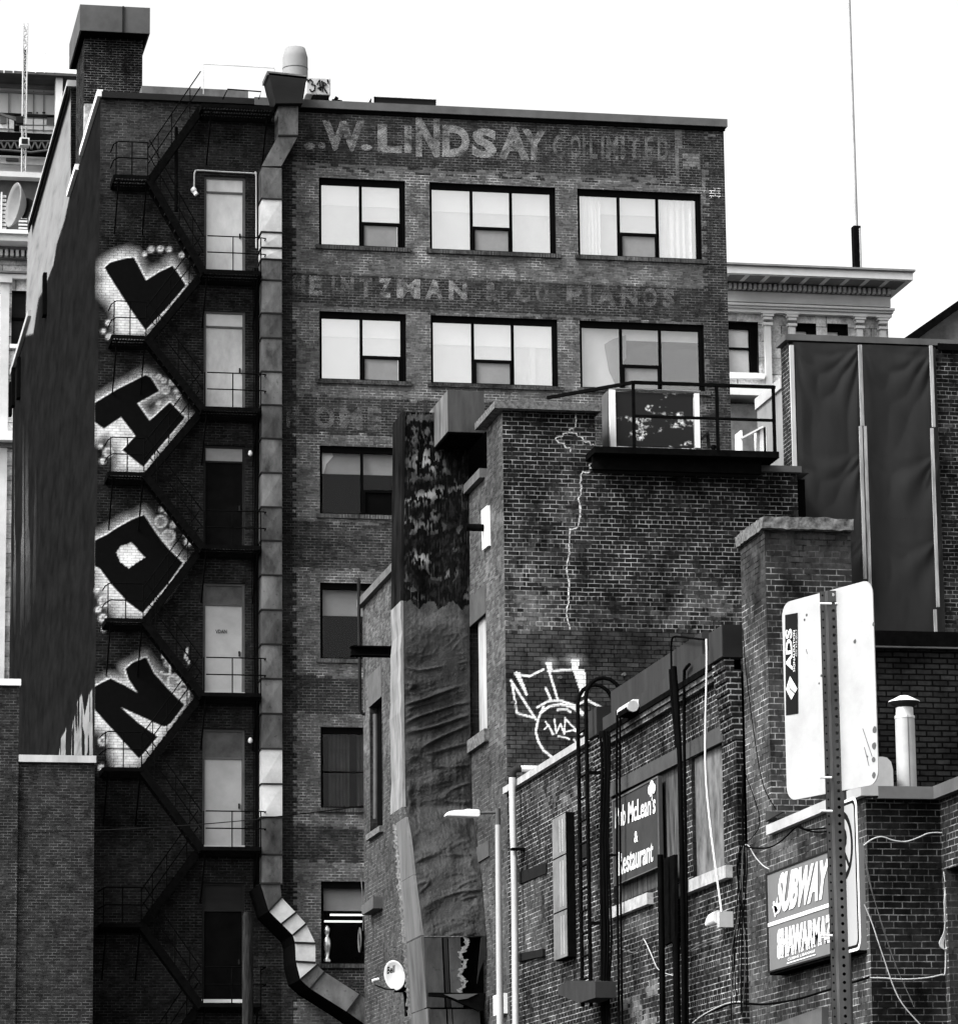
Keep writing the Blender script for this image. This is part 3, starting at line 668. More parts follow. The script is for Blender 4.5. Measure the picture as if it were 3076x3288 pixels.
def flight(xa, za, xb, zb, y0, y1):
    b = MB(); A = np.array([xa, 0, za]); B = np.array([xb, 0, zb])
    for y in (y0, y1): b.beam(A+[0, y, -.06], B+[0, y, -.06], .035, .2, (0, 1, 0) if False else (0, 0, 1))
    n = 11; tr = MB()
    for i in range(1, n):
        p = A+(B-A)*i/n; tr.box(p[0]-.09, p[0]+.09, y0-.012, y1, p[2]-.02, p[2]+.008)
        tr.box(p[0]-.09, p[0]-.085, y0-.012, y1, p[2]-.05, p[2]-.02)
    f = b.build('stair_flight', M_blackmetal, fe); tr.build('treads', M_grate if za > zb and xb > xa else M_blackmetal, f)
    b = MB()
    for h in (.48, .92): b.tube([A+[0, y0, h+.1], B+[0, y0, h]], .016, 6)
    for t_ in (.2, .55, .8): p = A+(B-A)*t_; b.tube([p+[0, y0, 0], p+[0, y0, .95]], .014, 6)
    b.build('railing', M_blackmetal, f)
Rz = [25.94, 22.18, 18.44, 14.51, 10.47, 6.43]; Lz = [28.46, 24.05, 20.34, 16.43, 12.51, 8.47]
Lx = [(9.02, 9.95), (9.0, 9.93), (8.93, 9.9), (8.9, 9.9), (8.86, 9.88), (8.85, 9.9)]
for k in range(6):
    d = deck(11.4, 12.95, Rz[k]); rail(11.42, 13.0, Rz[k], d, False, True); struts(11.4, 12.95, Rz[k])
    d = deck(Lx[k][0], Lx[k][1], Lz[k]); rail(Lx[k][0], Lx[k][1], Lz[k], d); struts(Lx[k][0], Lx[k][1], Lz[k])
    flight(Lx[k][1], Lz[k], 11.42, Rz[k], YO, YO+.42)
    zt = Rz[k-1] if k else 30.62
    flight(11.38, zt, Lx[k][1], Lz[k], YO+.5, YI-.03)
flight(11.4, 6.43, 9.9, 4.3, YO+.5, YI-.03)
d = deck(11.36, 13.3, 30.55); struts(11.5, 13.2, 30.5)
b = MB()
P = [oY(a/1.86, c/1.86, 97.4) for a, c in ((1330, 590), (1360, 530), (1560, 545), (1545, 590))]; b.tube(P, .02, 6); b.build('railing', M_blackmetal, d)
b = MB(); p = oY(566, 408, 97.6); q = oY(566, 680, 97.6); b.tube([p, q], .05, 6); b.build('strut', M_blackmetal, fe)
# cables dropping beside the duct
for x, r_ in ((812, .012), (819, .03), (827, .035)):
    P = [oY(x+3*math.sin(i), y, 97.75) for i, y in enumerate(range(860, 2980, 220))]
    tag(MB().tube(catmull(P, 3), r_, 6).build('cable', M_cable), {812: 'thinnest black cable hanging by the fire escape doors', 819: 'middle black cable between fire escape doors and duct', 827: 'thickest black cable running down right beside the duct'}[x], 'cable', 'cables running down beside the duct')

# ------------------------------------------------------------------ galvanised duct on the front
du = thing('duct', 'galvanised square metal duct running down the brick facade and swinging right at the bottom', 'duct', (13.35, 97.5, GZ))
js = [535, 638, 745, 795, 832, 899, 1005, 1085, 1193, 1300, 1408, 1518, 1628, 1736, 1847, 1958, 2069, 2180, 2292, 2405, 2518, 2625, 2745, 2840]
YD0, YD1 = 97.25, 97.93
for i in range(len(js)-1):
    z1 = oY(868, js[i], YD0)[2]; z0 = oY(868, js[i+1], YD0)[2]
    br_ = (638 <= js[i] < 832) or (2405 <= js[i] < 2625)
    b = MB(); xa, xb = 13.02, 13.56
    b.box(xa, xb, YD0, YD1, z0+.02, z1-.02)
    b.add([(xa, YD0-.004, z0+.02), (xb, YD0-.004, z0+.02), (xb, YD0-.004, z1-.02), (xa, YD0-.004, z1-.02), ((xa+xb)/2, YD0-.025, (z0+z1)/2)], [(0, 1, 4), (1, 2, 4), (2, 3, 4), (3, 0, 4)])
    s = b.build('duct_section', M_galvbright if br_ else M_galvs[(i*5+i//3) % 4 if i > 2 else 1], du)
    MB().box(xa-.03, xb+.03, YD0-.035, YD1, z0-.02, z0+.02).build('flange', M_darkmetal, s)
def loft(secs, y0, y1, mats, par, under=None, nm='duct_section'):
    for i in range(len(secs)-1):
        (la, ra), (lb, rb_) = secs[i], secs[i+1]
        F = [oY(*la, y0), oY(*ra, y0), oY(*rb_, y0), oY(*lb, y0)]
        B_ = [p+[0, y1-y0, 0] for p in F]
        b = MB(); b.add(F+B_, [(3, 2, 1, 0), (4, 5, 6, 7), (0, 1, 5, 4), (1, 2, 6, 5), (2, 3, 7, 6)]+([] if under else [(3, 0, 4, 7)]))
        s = b.build(nm, mats[i], par)
        if under: b = MB(); b.add([F[3], F[0], B_[0], B_[3]], [(0, 1, 2, 3)]); b.build('dark_underside', under, s)  # bottom face coloured black for the shade under the duct
        b = MB(); b.beam(F[0]+[0, -.02, 0], F[1]+[0, -.02, 0], .05, .035, (0, 1, 0)); b.build('flange', M_darkmetal, s)
loft([((893, 325), (958, 325)), ((893, 435), (957, 435)), ((840, 532), (903, 532))], YD0, YD1, [M_galvs[1], M_galvs[2]], du)
z6 = lambda a, c: (800+a/2.067, 2450+c/2.067)
secs = [((836, 2838), (900, 2838)), (z6(130, 985), z6(215, 895)), (z6(215, 1070), z6(310, 995)), (z6(290, 1145), z6(378, 1070)), (z6(305, 1195), z6(440, 1200)), (z6(310, 1320), z6(440, 1328)), (z6(340, 1440), z6(450, 1345)), (z6(405, 1500), z6(500, 1390)), (z6(650, 1655), z6(735, 1540)), (z6(1000, 1900), z6(1080, 1790))]
loft(secs, 95.7, 97.93, [M_galvs[0]]+[M_galvbright]*5+[M_galvs[1], M_galvs[2], M_galvs[1]], du, under=M_blackmetal)
b = MB(); F = [oY(*p, 97.0) for p in ((862, 232), (985, 245), (972, 330), (885, 330))]; b.prism(F, (0, 1.0, 0)); b.build('hood', M_darkmetal, du)
b = MB(); F = [oY(*p, 97.0) for p in ((858, 226), (988, 240), (988, 252), (858, 238))]; b.prism(F, (0, 1.0, 0)); b.build('hood_rim', M_galv, du)

for x, y, lb in ((804, 1457, 'small white bulb lamp beside the third door from the top'), (804, 2380, 'small white bulb lamp beside the fifth door from the top')):
    c = oY(x, y, 97.8); tag(MB().lathe(tuple(c), [(.02, -.06), (.06, -.03), (.06, .03), (.03, .09)], 12).build('wall_lamp', M_white), lb, 'lamp')
# ------------------------------------------------------------------ things on the main roof
ch = thing('chimney', 'broad brick chimney with a boxy grey metal cap on the left end of the roof', 'chimney', (9.6, 105, 30.7))
p = oY(270, 260, 104.5); q = oY(457, 260, 104.5)
MB().box(p[0], q[0], 104.5, 107.2, 30.7, oY(300, 100, 104.5)[2]).build('shaft', brick('chimney_brick', attr=False, c=.009, mort=.12, squash=False), ch)
zc0 = oY(255, 95, 103.9)[2]; zc1 = oY(255, 12, 103.9)[2]
F = [oY(257, 12, 103.9), oY(482, 12, 103.9)]
MB().box(F[0][0], F[1][0], 103.9, 107.6, zc0, zc1).build('metal_cap', plain('cap_metal', .075, .6, .2, var=.3, scale=.8), ch)
MB().box(F[0][0]+.05, F[1][0]-.05, 103.95, 107.55, zc0-.01, zc0).build('cap_soffit', M_blackmetal, ch)
MB().box(F[0][0]+1.22, F[0][0]+1.27, 103.86, 103.9, zc0, zc1).build('cap_seam', M_darkmetal, ch)
b = MB(); p = oY(270, 338, 104.3); q = oY(303, 430, 104.3); b.box(p[0], q[0], 104.1, 104.4, q[2], p[2]); tag(b.build('meter_box', plain('mottled_panel', .3, .7, var=.8, scale=5)), 'small mottled grey panel fixed low on the chimney', 'panel')
b = MB(); p = oY(455, 268, 101.5); q = oY(797, 308, 101.5); b.box(p[0], q[0], 101.5, 104, 30.7, p[2]-.05); tag(b.build('roof_curb', plain('roof_curb_metal', .09, .6, var=.3)), 'long low grey metal curb right of the chimney on the roof', 'roof curb')
vt = thing('roof_vent', 'round pale grey metal roof vent with a tapering top', 'vent', tuple(oY(948, 320, 100.5)*np.array([1, 1, 0])+[0, 0, 30.7]))
p = oY(948, 230, 100.5); z0 = 30.7; za = oY(948, 235, 100.5)[2]; zb = oY(948, 185, 100.5)[2]; zc = oY(948, 155, 100.5)[2]
MB().lathe((p[0], 100.5, 0), [(.355, z0), (.355, zb), (.28, zc), (.26, zc)], 28).build('drum', plain('pale_vent', .2, .6, .0, var=.08), vt)
MB().lathe((p[0], 100.5, 0), [(.362, za+.12), (.362, za+.14)], 28).build('seam', M_midmetal, vt)
hv = thing('rooftop_unit', 'white boxy rooftop unit tagged with scrawled graffiti beside the round vent', 'rooftop unit', tuple(oY(1020, 320, 99)*np.array([1, 1, 0])+[0, 0, 31.1]))
p = oY(982, 246, 99); q = oY(1062, 305, 99); MB().box(p[0], q[0], 99, 99.8, q[2], p[2]).build('cabinet', M_offwhite, hv, bevel=.03)
MB().box(p[0]+.2, q[0]-.05, 99, 99.7, q[2]-.12, q[2]-.002).build('base', M_blackmetal, hv)
b = MB(); b.box(p[0]+.3, p[0]+.36, 99.02, 99.1, 30.75, q[2]-.12); b.box(q[0]-.1, q[0]-.04, 99.02, 99.1, 30.75, q[2]-.12); b.build('leg', M_blackmetal, hv)
for L in ([(990, 258), (996, 253), (1004, 262), (1000, 270), (1012, 272), (1010, 288), (1000, 294), (995, 285)], [(1018, 270), (1026, 255), (1030, 290), (1020, 282), (1038, 276)], [(1034, 258), (1036, 292), (1040, 262), (1048, 268), (1038, 276), (1050, 298)], [(986, 252), (990, 262)], [(1052, 254), (1054, 266)]):
    MB().tube([oY(x, y, 98.985) for x, y in L], .022, 5).build('graffiti_stroke', M_darkmetal, hv)
lu = thing('condenser', 'low white framed condenser with black mesh front sitting mid roof', 'condenser', tuple(oY(1295, 345, 99.5)*np.array([1, 1, 0])+[0, 0, 30.7]))
p = oY(1195, 310, 99.5); q = oY(1405, 345, 99.5)
MB().box(p[0], q[0], 99.5, 101, 30.7, p[2]).build('mesh_front', M_darkmetal, lu)
b = MB(); b.box(p[0]-.02, q[0]+.02, 99.45, 101, p[2], p[2]+.06); b.box(p[0]-.02, p[0]+.04, 99.45, 99.5, 30.7, p[2]); b.box(q[0]-.04, q[0]+.02, 99.45, 99.5, 30.7, p[2]); b.build('frame', M_white, lu)
MB().lathe(((p[0]*.7+q[0]*.3), 100.3, p[2]+.06), [(.3, 0), (.32, .03), (.2, .07)], 20).build('fan_cover', M_lightmetal, lu)
MB().lathe(((p[0]*.25+q[0]*.75), 100.3, p[2]+.06), [(.3, 0), (.32, .03), (.2, .07)], 20).build('fan_cover', M_lightmetal, lu)
b = MB(); P = [oY(a/1.86, c/1.86, 99) for a, c in ((1215, 560), (1215, 380), (1440, 392), (1640, 405), (1640, 560))]; b.tube(P, .012, 6); tag(b.build('guard_rail', M_offwhite), 'thin pale pipe rail standing above the roof edge left of the duct hood', 'railing')
b = MB(); b.beam(oY(1074, 325, 98.6), oY(1082, 312, 98.6), .12, .1); b.beam(oY(1066, 322, 98.6), oY(1098, 326, 98.6), .08, .08); tag(b.build('roof_bracket', M_blackmetal), 'small black bracket on the roof edge right of the tagged unit', 'bracket')

# ================================================================== MIDDLE BLOCK (cracked brick wall, its long left flank)
XB, YB = 12.25, 60.9
blk = thing('brick_annex', 'middle brick building with a long white crack down its front wall and white line graffiti', 'building', (14.8, YB, GZ))
crack = [(1849, 1330), (1849, 1370), (1828, 1378), (1828, 1388), (1810, 1392), (1808, 1400), (1786, 1405), (1786, 1412), (1795, 1420), (1812, 1425), (1812, 1433), (1832, 1440), (1832, 1450)]
crack2 = [(1828, 1388), (1850, 1392), (1856, 1402), (1872, 1404), (1874, 1416), (1893, 1420), (1896, 1428), (1906, 1428)]
crack3 = [(1900, 1488), (1892, 1490), (1892, 1502), (1910, 1502), (1930, 1518), (1870, 1515), (1864, 1530), (1864, 1560), (1867, 1590), (1858, 1602), (1864, 1640), (1862, 1665), (1858, 1690), (1848, 1697), (1830, 1701), (1828, 1740), (1828, 1780), (1822, 1800), (1820, 1830), (1828, 1870), (1826, 1900), (1825, 1935), (1818, 1965), (1825, 2000), (1829, 2020)]
def crack_fn(px, py, u, z, rb, rr):
    n = fbm(px, py, .011)*.6+.4*fbm(px, py*2.5, .03, 9); n3 = fbm(px, py, .03, 4)
    jy = py+(rr-.5)*9
    t = .011*(.7+.9*n)+.02*(rb > .86)*n
    worn = blob(px, py, 1690, 1930, 95, 130)+.7*blob(px, py, 2300, 1950, 190, 75)+.5*blob(px, py, 1830, 1620, 45, 200)+.45*blob(px, py, 1730, 1730, 60, 60)+.6*blob(px, py, 2000, 1990, 250, 40)
    t = t+np.clip(worn, 0, 1)*.055*(n3 > .38)*(.5+rb)
    m = .34*(.4+.9*n)
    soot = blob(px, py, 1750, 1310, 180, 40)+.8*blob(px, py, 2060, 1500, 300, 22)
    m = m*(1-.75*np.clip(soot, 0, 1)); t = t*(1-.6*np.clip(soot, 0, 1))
    P_ = jy > 2032+.012*(px-1620)
    t = np.where(P_, .042*(.75+.5*n), t); m = np.where(P_, .018, m)
    return t, m
def flank_fn(px, py, u, z, rb, rr):
    n = fbm(px, py, .012); t = .062*(.6+.8*n)*(.75+.5*rb); m = .10*(.6+.8*n)
    d = py > 2420; t = np.where(d, .045*(.6+.8*n), t)
    t = t*(1-.4*blob(px, py, 1190, 3100, 60, 250))
    return t, m
wallgrid('front_wall', 'Y', YB, XB, 13.85, GZ, 14.03, [], crack_fn, M_brickA, blk)
wallgrid('front_wall', 'Y', YB, 13.85, 17.38, GZ, 13.08, [], crack_fn, M_brickA, blk)
def yx(x, y, X=XB): return oX(x, y, X)[1]
wA = (yx(1227, 2450), yx(1188, 2450), oX(1190, 2680, XB)[2], oX(1227, 2236, XB)[2])
wB = (yx(1562, 2150), yx(1508, 2150), oX(1508, 2384, XB)[2], oX(1562, 1967, XB)[2])
wallgrid('flank_wall', 'X', XB, YB, 75.8, GZ, 13.2, [wA, wB], flank_fn, M_brick, blk, reveal=.25)
wallgrid('flank_wall', 'X', XB, YB, 62.3, 13.2, 14.03, [], flank_fn, M_brick, blk)
b = MB(); b.box(XB+.3, 17.6, YB+.3, 75.7, GZ, 13.05); b.build('core', M_darkroom, blk)
b = MB(); b.quad((XB, YB, 13.1), (17.6, YB, 13.1), (17.6, 75.8, 13.1), (XB, 75.8, 13.1)); b.quad((XB, 75.8, GZ), (XB, 75.8, 13.1), (17.6, 75.8, 13.1), (17.6, 75.8, GZ)); b.build('roof', M_roofing, blk)
MB().box(XB+.01, 13.85, 61.2, 62.29, 13.1, 14.03).build('raised_parapet', M_brick0, blk)
MB().box(XB-.17, 13.92, YB-.18, 62.5, 14.03, 14.15).build('parapet_slab', M_concrete, blk)
MB().box(XB-.10, XB+.3, 62.5, 76.0, 13.2, 13.36).build('flank_coping', plain('flank_flashing', .10, .6, .2, var=.3), blk)
MB().box(13.95, 17.43, YB-.12, YB+.3, 13.08, 13.19).build('coping', M_midmetal, blk)
def cv(px, py):
    jx = px+5*(vn(px, py, .12)-.5); jy = py+5*(vn(px, py, .12, 5)-.5)
    k = np.zeros(np.shape(px))
    for L in (crack, crack2, crack3): k = np.maximum(k, (.35+.5*vn(px, py, .06, 9))*np.clip((2.6-pdist(jx, jy, L, False))/1.4, 0, 1))
    return k
spray('mortar_crack', 'Y', YB, (1770, 1320, 1960, 2035), cv, paint_mat('crack_filler', .8), blk, res=.012, eps=.006)
ws = [[(1645, 2200), (1660, 2290), (1712, 2305)], [(1658, 2160), (1690, 2230)], [(1640, 2185), (1720, 2310)], [(1655, 2165), (1700, 2172), (1745, 2150)], [(1757, 2135), (1790, 2245)], [(1760, 2155), (1850, 2150)], [(1848, 2130), (1868, 2235)],
      [(1752, 2210), (1768, 2245), (1765, 2252)], [(1725, 2272), (1760, 2252), (1800, 2250), (1850, 2268), (1872, 2290)], [(1790, 2280), (1820, 2278), (1832, 2287)], [(1880, 2245), (1935, 2275)], [(1840, 2270), (1880, 2250)]]
arc = [(1745+0, 2270), (1728, 2310), (1720, 2350), (1728, 2380), (1745, 2410), (1780, 2438)]
arc2 = [(1735, 2290), (1765, 2268), (1800, 2262), (1835, 2270), (1870, 2295)]
def cg(px, py):
    k = np.zeros(np.shape(px))
    for L, w_ in [(l, 4.5) for l in ws]+[(arc, 4.5), (arc2, 5)]: k = np.maximum(k, np.clip((w_-pdist(px, py, L, False))/2.2, 0, 1))
    for P_ in ([(1838, 2150), (1878, 2148), (1882, 2235), (1868, 2235)], [(1750, 2128), (1770, 2128), (1775, 2155), (1765, 2160)], [(1650, 2160), (1668, 2158), (1695, 2232), (1690, 2235)], [(1832, 2118), (1858, 2118), (1858, 2150), (1838, 2150)]): k = np.maximum(k, inpoly(px, py, P_)*.9)
    k = np.maximum(k, .3*blob(px, py, 1845, 2120, 26, 16)); k = np.maximum(k, .25*blob(px, py, 1765, 2125, 20, 14))
    return k
spray('line_graffiti', 'Y', YB, (1635, 2095, 1945, 2450), cg, paint_mat('white_marker', .8), blk, res=.018, eps=.006)
tg = [[(1748, 2342), (1762, 2330), (1775, 2360)], [(1752, 2318), (1778, 2358)], [(1780, 2310), (1786, 2355), (1800, 2325), (1812, 2358), (1815, 2305)], [(1815, 2308), (1835, 2330), (1860, 2352)], [(1812, 2352), (1840, 2345), (1868, 2358)], [(1792, 2365), (1815, 2368), (1828, 2374)], [(1870, 2350), (1855, 2365), (1868, 2385), (1850, 2385), (1842, 2375)]]
def ct(px, py):
    k = np.zeros(np.shape(px))
    for L in tg: k = np.maximum(k, np.clip((3.2-pdist(px, py, L, False))/1.6, 0, 1))
    return k
spray('line_graffiti', 'Y', YB, (1735, 2300, 1885, 2400), ct, MATS['white_marker'], blk, res=.015, eps=.006)
for x, y in ((1800, 2175), (2005, 2165), (1650, 2255)):
    p = oY(x, y, YB-.1); MB().tube([p, p+[0, .1, 0]], .03, 8).build('wall_pipe_stub', M_midmetal, blk)
# openings of the flank
for nm, w_, light in (('far', wA, 0), ('near', wB, 1)):
    f = MB(); y0, y1, z0, z1 = w_
    f.box(XB+.15, XB+.2, y0, y1, z0, z1); wn = f.build('window', M_frame, blk)
    if light:
        MB().box(XB+.06, XB+.1, y0+.02, y0+1.0, z0, z1).build('board', plain('whitewashed_board', .24, .8, var=.6, scale=2, streak=(1, 1, .3)), wn)
        MB().box(XB-.08, XB+.05, y0-.15, y1+.1, z0-.22, z0).build('sill', M_concrete, wn)
        MB().box(XB-.012, XB+.002, y0-.02, y1, z1, z1+.5).build('lintel', plain('lintel_plate', .06, .6, var=.2), wn)
    else:
        MB().box(XB+.1, XB+.13, y0+.02, y0+.5, z0, z1).build('board', M_midmetal, wn)
        MB().box(XB-.08, XB+.05, y0-.1, y1+.1, z0-.12, z0).build('sill', M_concrete, wn)
        MB().box(XB-.012, XB+.002, y0, y1+.1, z1, z1+.65).build('lintel', plain('pale_lintel_plate', .08, .6, var=.2), wn)
def pX(name, px4, X, t, mat, par=None, label=None, cat=None, eps=0.):
    """flat plate of thickness t standing proud of a left-facing wall, outline given in photo pixels"""
    P_ = [oX(x, y, X-eps) for x, y in px4]; o = MB().prism([p-[t, 0, 0] for p in P_], (t, 0, 0)).build(name, mat, par)
    if label: tag(o, label, cat)
    return o
pX('wall_plate', [(1535, 2722), (1573, 2700), (1574, 2750), (1538, 2772)], XB, .03, MATS['lintel_plate'], blk)
pX('wall_board', [(1554, 1640), (1573, 1623), (1576, 1752), (1557, 1768)], XB, .05, M_white, blk)
b = MB(); p = oX(1562, 1695, XB); b.tube([p+[-.36, 0, 0], p], .065, 10); tag(b.build('wall_pipe', M_blackmetal), 'short black pipe stub sticking out of the white board high on the annex flank', 'pipe')
pX('meter_box', [(1192, 2910), (1230, 2880), (1230, 2918), (1194, 2940)], XB, .2, M_midmetal, None, 'pale utility box on the annex flank left of the leaning stack', 'utility box')
# steel beam and pipes at the far corner
p = oY(1130, 2072, 66.6); q = oY(1262, 2106, 66.6); b = MB(); b.box(p[0], q[0]+.4, 66.6, 66.85, p[2]-.025, p[2]); b.box(p[0], q[0]+.4, 66.6, 66.85, q[2], q[2]+.025); b.box(p[0], q[0]+.4, 66.72, 66.74, q[2]+.025, p[2]-.025)
tag(b.build('steel_beam', M_blackmetal), 'short black steel beam poking left from behind the canvas wrapped stack', 'beam')
def wire(name, pts, plane, const, r_, mat, label, cat='cable', group=None, k=5, off=.03, n=6):
    f = oY if plane == 'Y' else oX
    o = MB().tube(catmull([f(x, y, const-off) for x, y in pts], k), r_, n).build(name, mat); tag(o, label, cat, group); return o
wire('drain_pipe', [(1148, 1860), (1152, 1870), (1153, 2000), (1155, 2150), (1157, 2284), (1180, 2288), (1204, 2290)], 'Y', 75.6, .035, M_darkmetal, 'dark thin pipe at the far corner of the annex flank', 'pipe', k=2)
wire('vent_pipe', [(1205, 2294), (1206, 2400), (1206, 2630)], 'X', XB, .05, M_midmetal, 'grey vertical pipe in front of the far flank window', 'pipe', off=.15, k=2)
b = MB()
for q_ in range(4):
    c = oX(1155, 3020, XB-.1); b.tube([(c[0], c[1]+(.12+.03*q_)*math.cos(a/12*2*math.pi), c[2]+(.16+.03*q_)*math.sin(a/12*2*math.pi)) for a in range(13)], .01, 5)
b.tube([oX(1165, 2990, XB-.1), oX(1168, 2925, XB-.1), oX(1160, 2820, XB-.05)], .01, 5)
tag(b.build('cable_coil', M_midmetal), 'coil of thin pale cable hanging at the far corner of the annex flank', 'cable')

# ---- leaning stack wrapped in tarred canvas
st = thing('ventilation_stack', 'tall square stack wrapped in torn black and grey canvas, leaning against the annex flank', 'stack', (11.6, 65, GZ))
lev = [(1325, 1297, 1506, 1266), (1600, 1294, 1506, 1264), (1930, 1291, 1509, 1260), (2200, 1292, 1510, 1259), (2590, 1298, 1516, 1260), (2625, 1306, 1520, 1276), (2692, 1318, 1530, 1284), (2837, 1334, 1548, 1294), (3005, 1356, 1561, 1309), (3240, 1376, 1564, 1325), (3400, 1385, 1568, 1335)]
ly = np.array([l[0] for l in lev], float)
def level(y):
    L = np.interp(y, ly, [l[1] for l in lev]); Rr = np.interp(y, ly, [l[2] for l in lev]); F = np.interp(y, ly, [l[3] for l in lev])
    Yf = oX(Rr, y, XB)[1]; p = oY(L, y, Yf); Yb = oX(F, y, p[0])[1]; return p[0], Yf, min(Yb, Yf+1.6), p[2]
ys = np.concatenate([np.arange(1322, 3008, 3.6)])
nc = 84; vs = []; tn = []; fs = []
for i, y in enumerate(ys):
    x0, yf, yb_, z = level(y)
    for j in range(nc+1):
        u = j/nc; x = x0+(XB-.01-x0)*u
        s_ = z+.55*x
        lowz = min(1, max(0, (y-1930)/120)); dg = z*1.0-x*(.5+1.3*max(0, (y-2100)/900))
        wx = mnoise.noise(Vector((x*.7, z*.5, 7)))*1.6
        rd = lambda q, w_: max(0., 1-abs(q)*w_)**1.5
        fold = mnoise.noise(Vector((x*1.3, z*.7, 0)))*.05+.008*mnoise.noise(Vector((x*14, z*1.2, 2)))
        fold += lowz*(.055*rd(mnoise.noise(Vector((x*.9+wx*.5, dg*.75+wx*.4, 5))), 7)*(.2+abs(mnoise.noise(Vector((x, z*.7, 31))))*2)+.035*rd(mnoise.noise(Vector((x*1.7+wx*.6, dg*1.5+wx*.5, 8))), 6)*max(0, .15+mnoise.noise(Vector((x*.9, z*.9, 33)))*2)+.05*mnoise.noise(Vector((x*1.5, dg*.9, 41)))+.012*rd(mnoise.noise(Vector((x*3, dg*6, 11))), 5)+.006*mnoise.noise(Vector((x*22, z*22, 3))))
        ed = min(u, 1-u)*8; fold *= min(1, ed); 
        vs.append((x, yf-max(-.02, fold)-.02, z))
for i in range(len(ys)-1):
    for j in range(nc):
        a = i*(nc+1)+j; fs.append((a+nc+1, a+nc+2, a+1, a)); y = (ys[i]+ys[i+1])/2
        px_, py_ = proj(vs[a])
        edge = 1940+12*math.sin(px_*.09)+10*mnoise.noise(Vector((px_*.08, 0, 0)))
        if y < edge:
            t = .006+.16*max(0, mnoise.noise(Vector((px_*.018, py_*.016, 4)))-.12)+.30*math.exp(-((px_-1365)/38)**2-((py_-1475-.3*abs(px_-1365))/34)**2)+.34*math.exp(-((px_-1372)/55)**2-((py_-1592+.25*(px_-1372))/17)**2)+.10*math.exp(-((px_-1350)/60)**2-((py_-1690)/20)**2)+.22*math.exp(-((px_-1350)/26)**2-((py_-1790)/18)**2)
            if y < 1415: t = .045 if px_ < 1400 else .03
            t = t*.8 if t > .02 else .004
            cut = mnoise.noise(Vector((px_*.05, py_*.04, 6)))+.6*mnoise.noise(Vector((px_*.16, py_*.07, 8)))+.35*mnoise.noise(Vector((px_*.3, py_*.03, 9)))
            t = .004+t*1.1*min(1, max(0, (cut-.02)*5))+.03*max(0, mnoise.noise(Vector((px_*.3, py_*.02, 12)))-.25)
        else: t = .026+.03*math.exp(-((px_-1420)/70)**2-((py_-2010)/70)**2)
        tn.append((t, t, t))
mb = MB(); mb.add(vs, fs, True); o = mb.build('canvas_wrap', M_tarp, st); face_tone(o, tn)
def sidepanel(y0, y1, mat, nm, wob=0):
    yy = np.linspace(y0, y1, 14); v_ = []
    for i, y in enumerate(yy):
        x0, yf, yb_, z = level(y); w_ = wob*mnoise.noise(Vector((z*2, 0, 0)))
        v_ += [(x0-.03+w_, yf-.03, z), (x0-.03+w_, yb_, z), (x0+.02, yf-.03, z)]
    b = MB(); n = len(yy); b.add(v_, [(3*i, 3*i+1, 3*i+4, 3*i+3) for i in range(n-1)]+[(3*i+2, 3*i, 3*i+3, 3*i+5) for i in range(n-1)]); return b.build(nm, mat, st)
sidepanel(1322, 1930, plain('tar_streaked_side', .008, .6, var=.8, scale=3, streak=(1, 1, .3)), 'dark_side')
sidepanel(1930, 2592, plain('pale_side_board', .16, .8, var=.5, scale=3, streak=(1, 1, .3), bmp=.3), 'pale_side', .04)
sidepanel(2625, 2810, plain('slanted_metal', .12, .5, .4, var=.4, scale=3, streak=(1, 1, .2)), 'side_panel')
sidepanel(2812, 3004, MATS['slanted_metal'], 'side_panel'); sidepanel(3010, 3236, plain('stained_metal', .09, .5, .4, var=.6, scale=2.5, streak=(1, 1, .25)), 'side_panel'); sidepanel(3240, 3400, MATS['stained_metal'], 'side_panel')
b = MB(); x0, yf, yb_, z = level(1322); b.quad((x0, yf, z), (XB, yf, z), (XB, yb_, z), (x0, yb_, z)); b.build('top_sheet', M_darkmetal, st)
# ragged pale insulation edge along the slanting side
def ragged(pts, w0, w1, nm, mat, par, d=.03):
    """torn strip with an irregular outline following world points"""
    rg = random.Random(11); b = MB(); L = []; Rr = []
    for p in pts:
        w_ = w0+(w1-w0)*rg.random()**2; o_ = rg.uniform(-.3, .3)*w0; L.append(np.array(p)+[-w_/2+o_, 0, rg.uniform(-.02, .02)]); Rr.append(np.array(p)+[w_/2+o_, 0, rg.uniform(-.02, .02)])
    n = len(L); vs = L+Rr+[q+[0, d, 0] for q in L]+[q+[0, d, 0] for q in Rr]
    fs = []
    for k in range(n-1): fs += [(k, k+1, n+k+1, n+k), (2*n+k, 3*n+k, 3*n+k+1, 2*n+k+1), (k, 2*n+k, 2*n+k+1, k+1), (n+k, n+k+1, 3*n+k+1, 3*n+k)]
    b.add(vs, fs); return b.build(nm, mat, par)
pp = []
for i in range(110):
    y = 2630+i*5.7; x0, yf, yb_, z = level(y); pp.append((x0-.05, yb_+.01, z))
ragged(pp, .03, .13, 'insulation', plain('pale_insulation', .16, .95, var=.7, scale=20, bmp=.5), st)
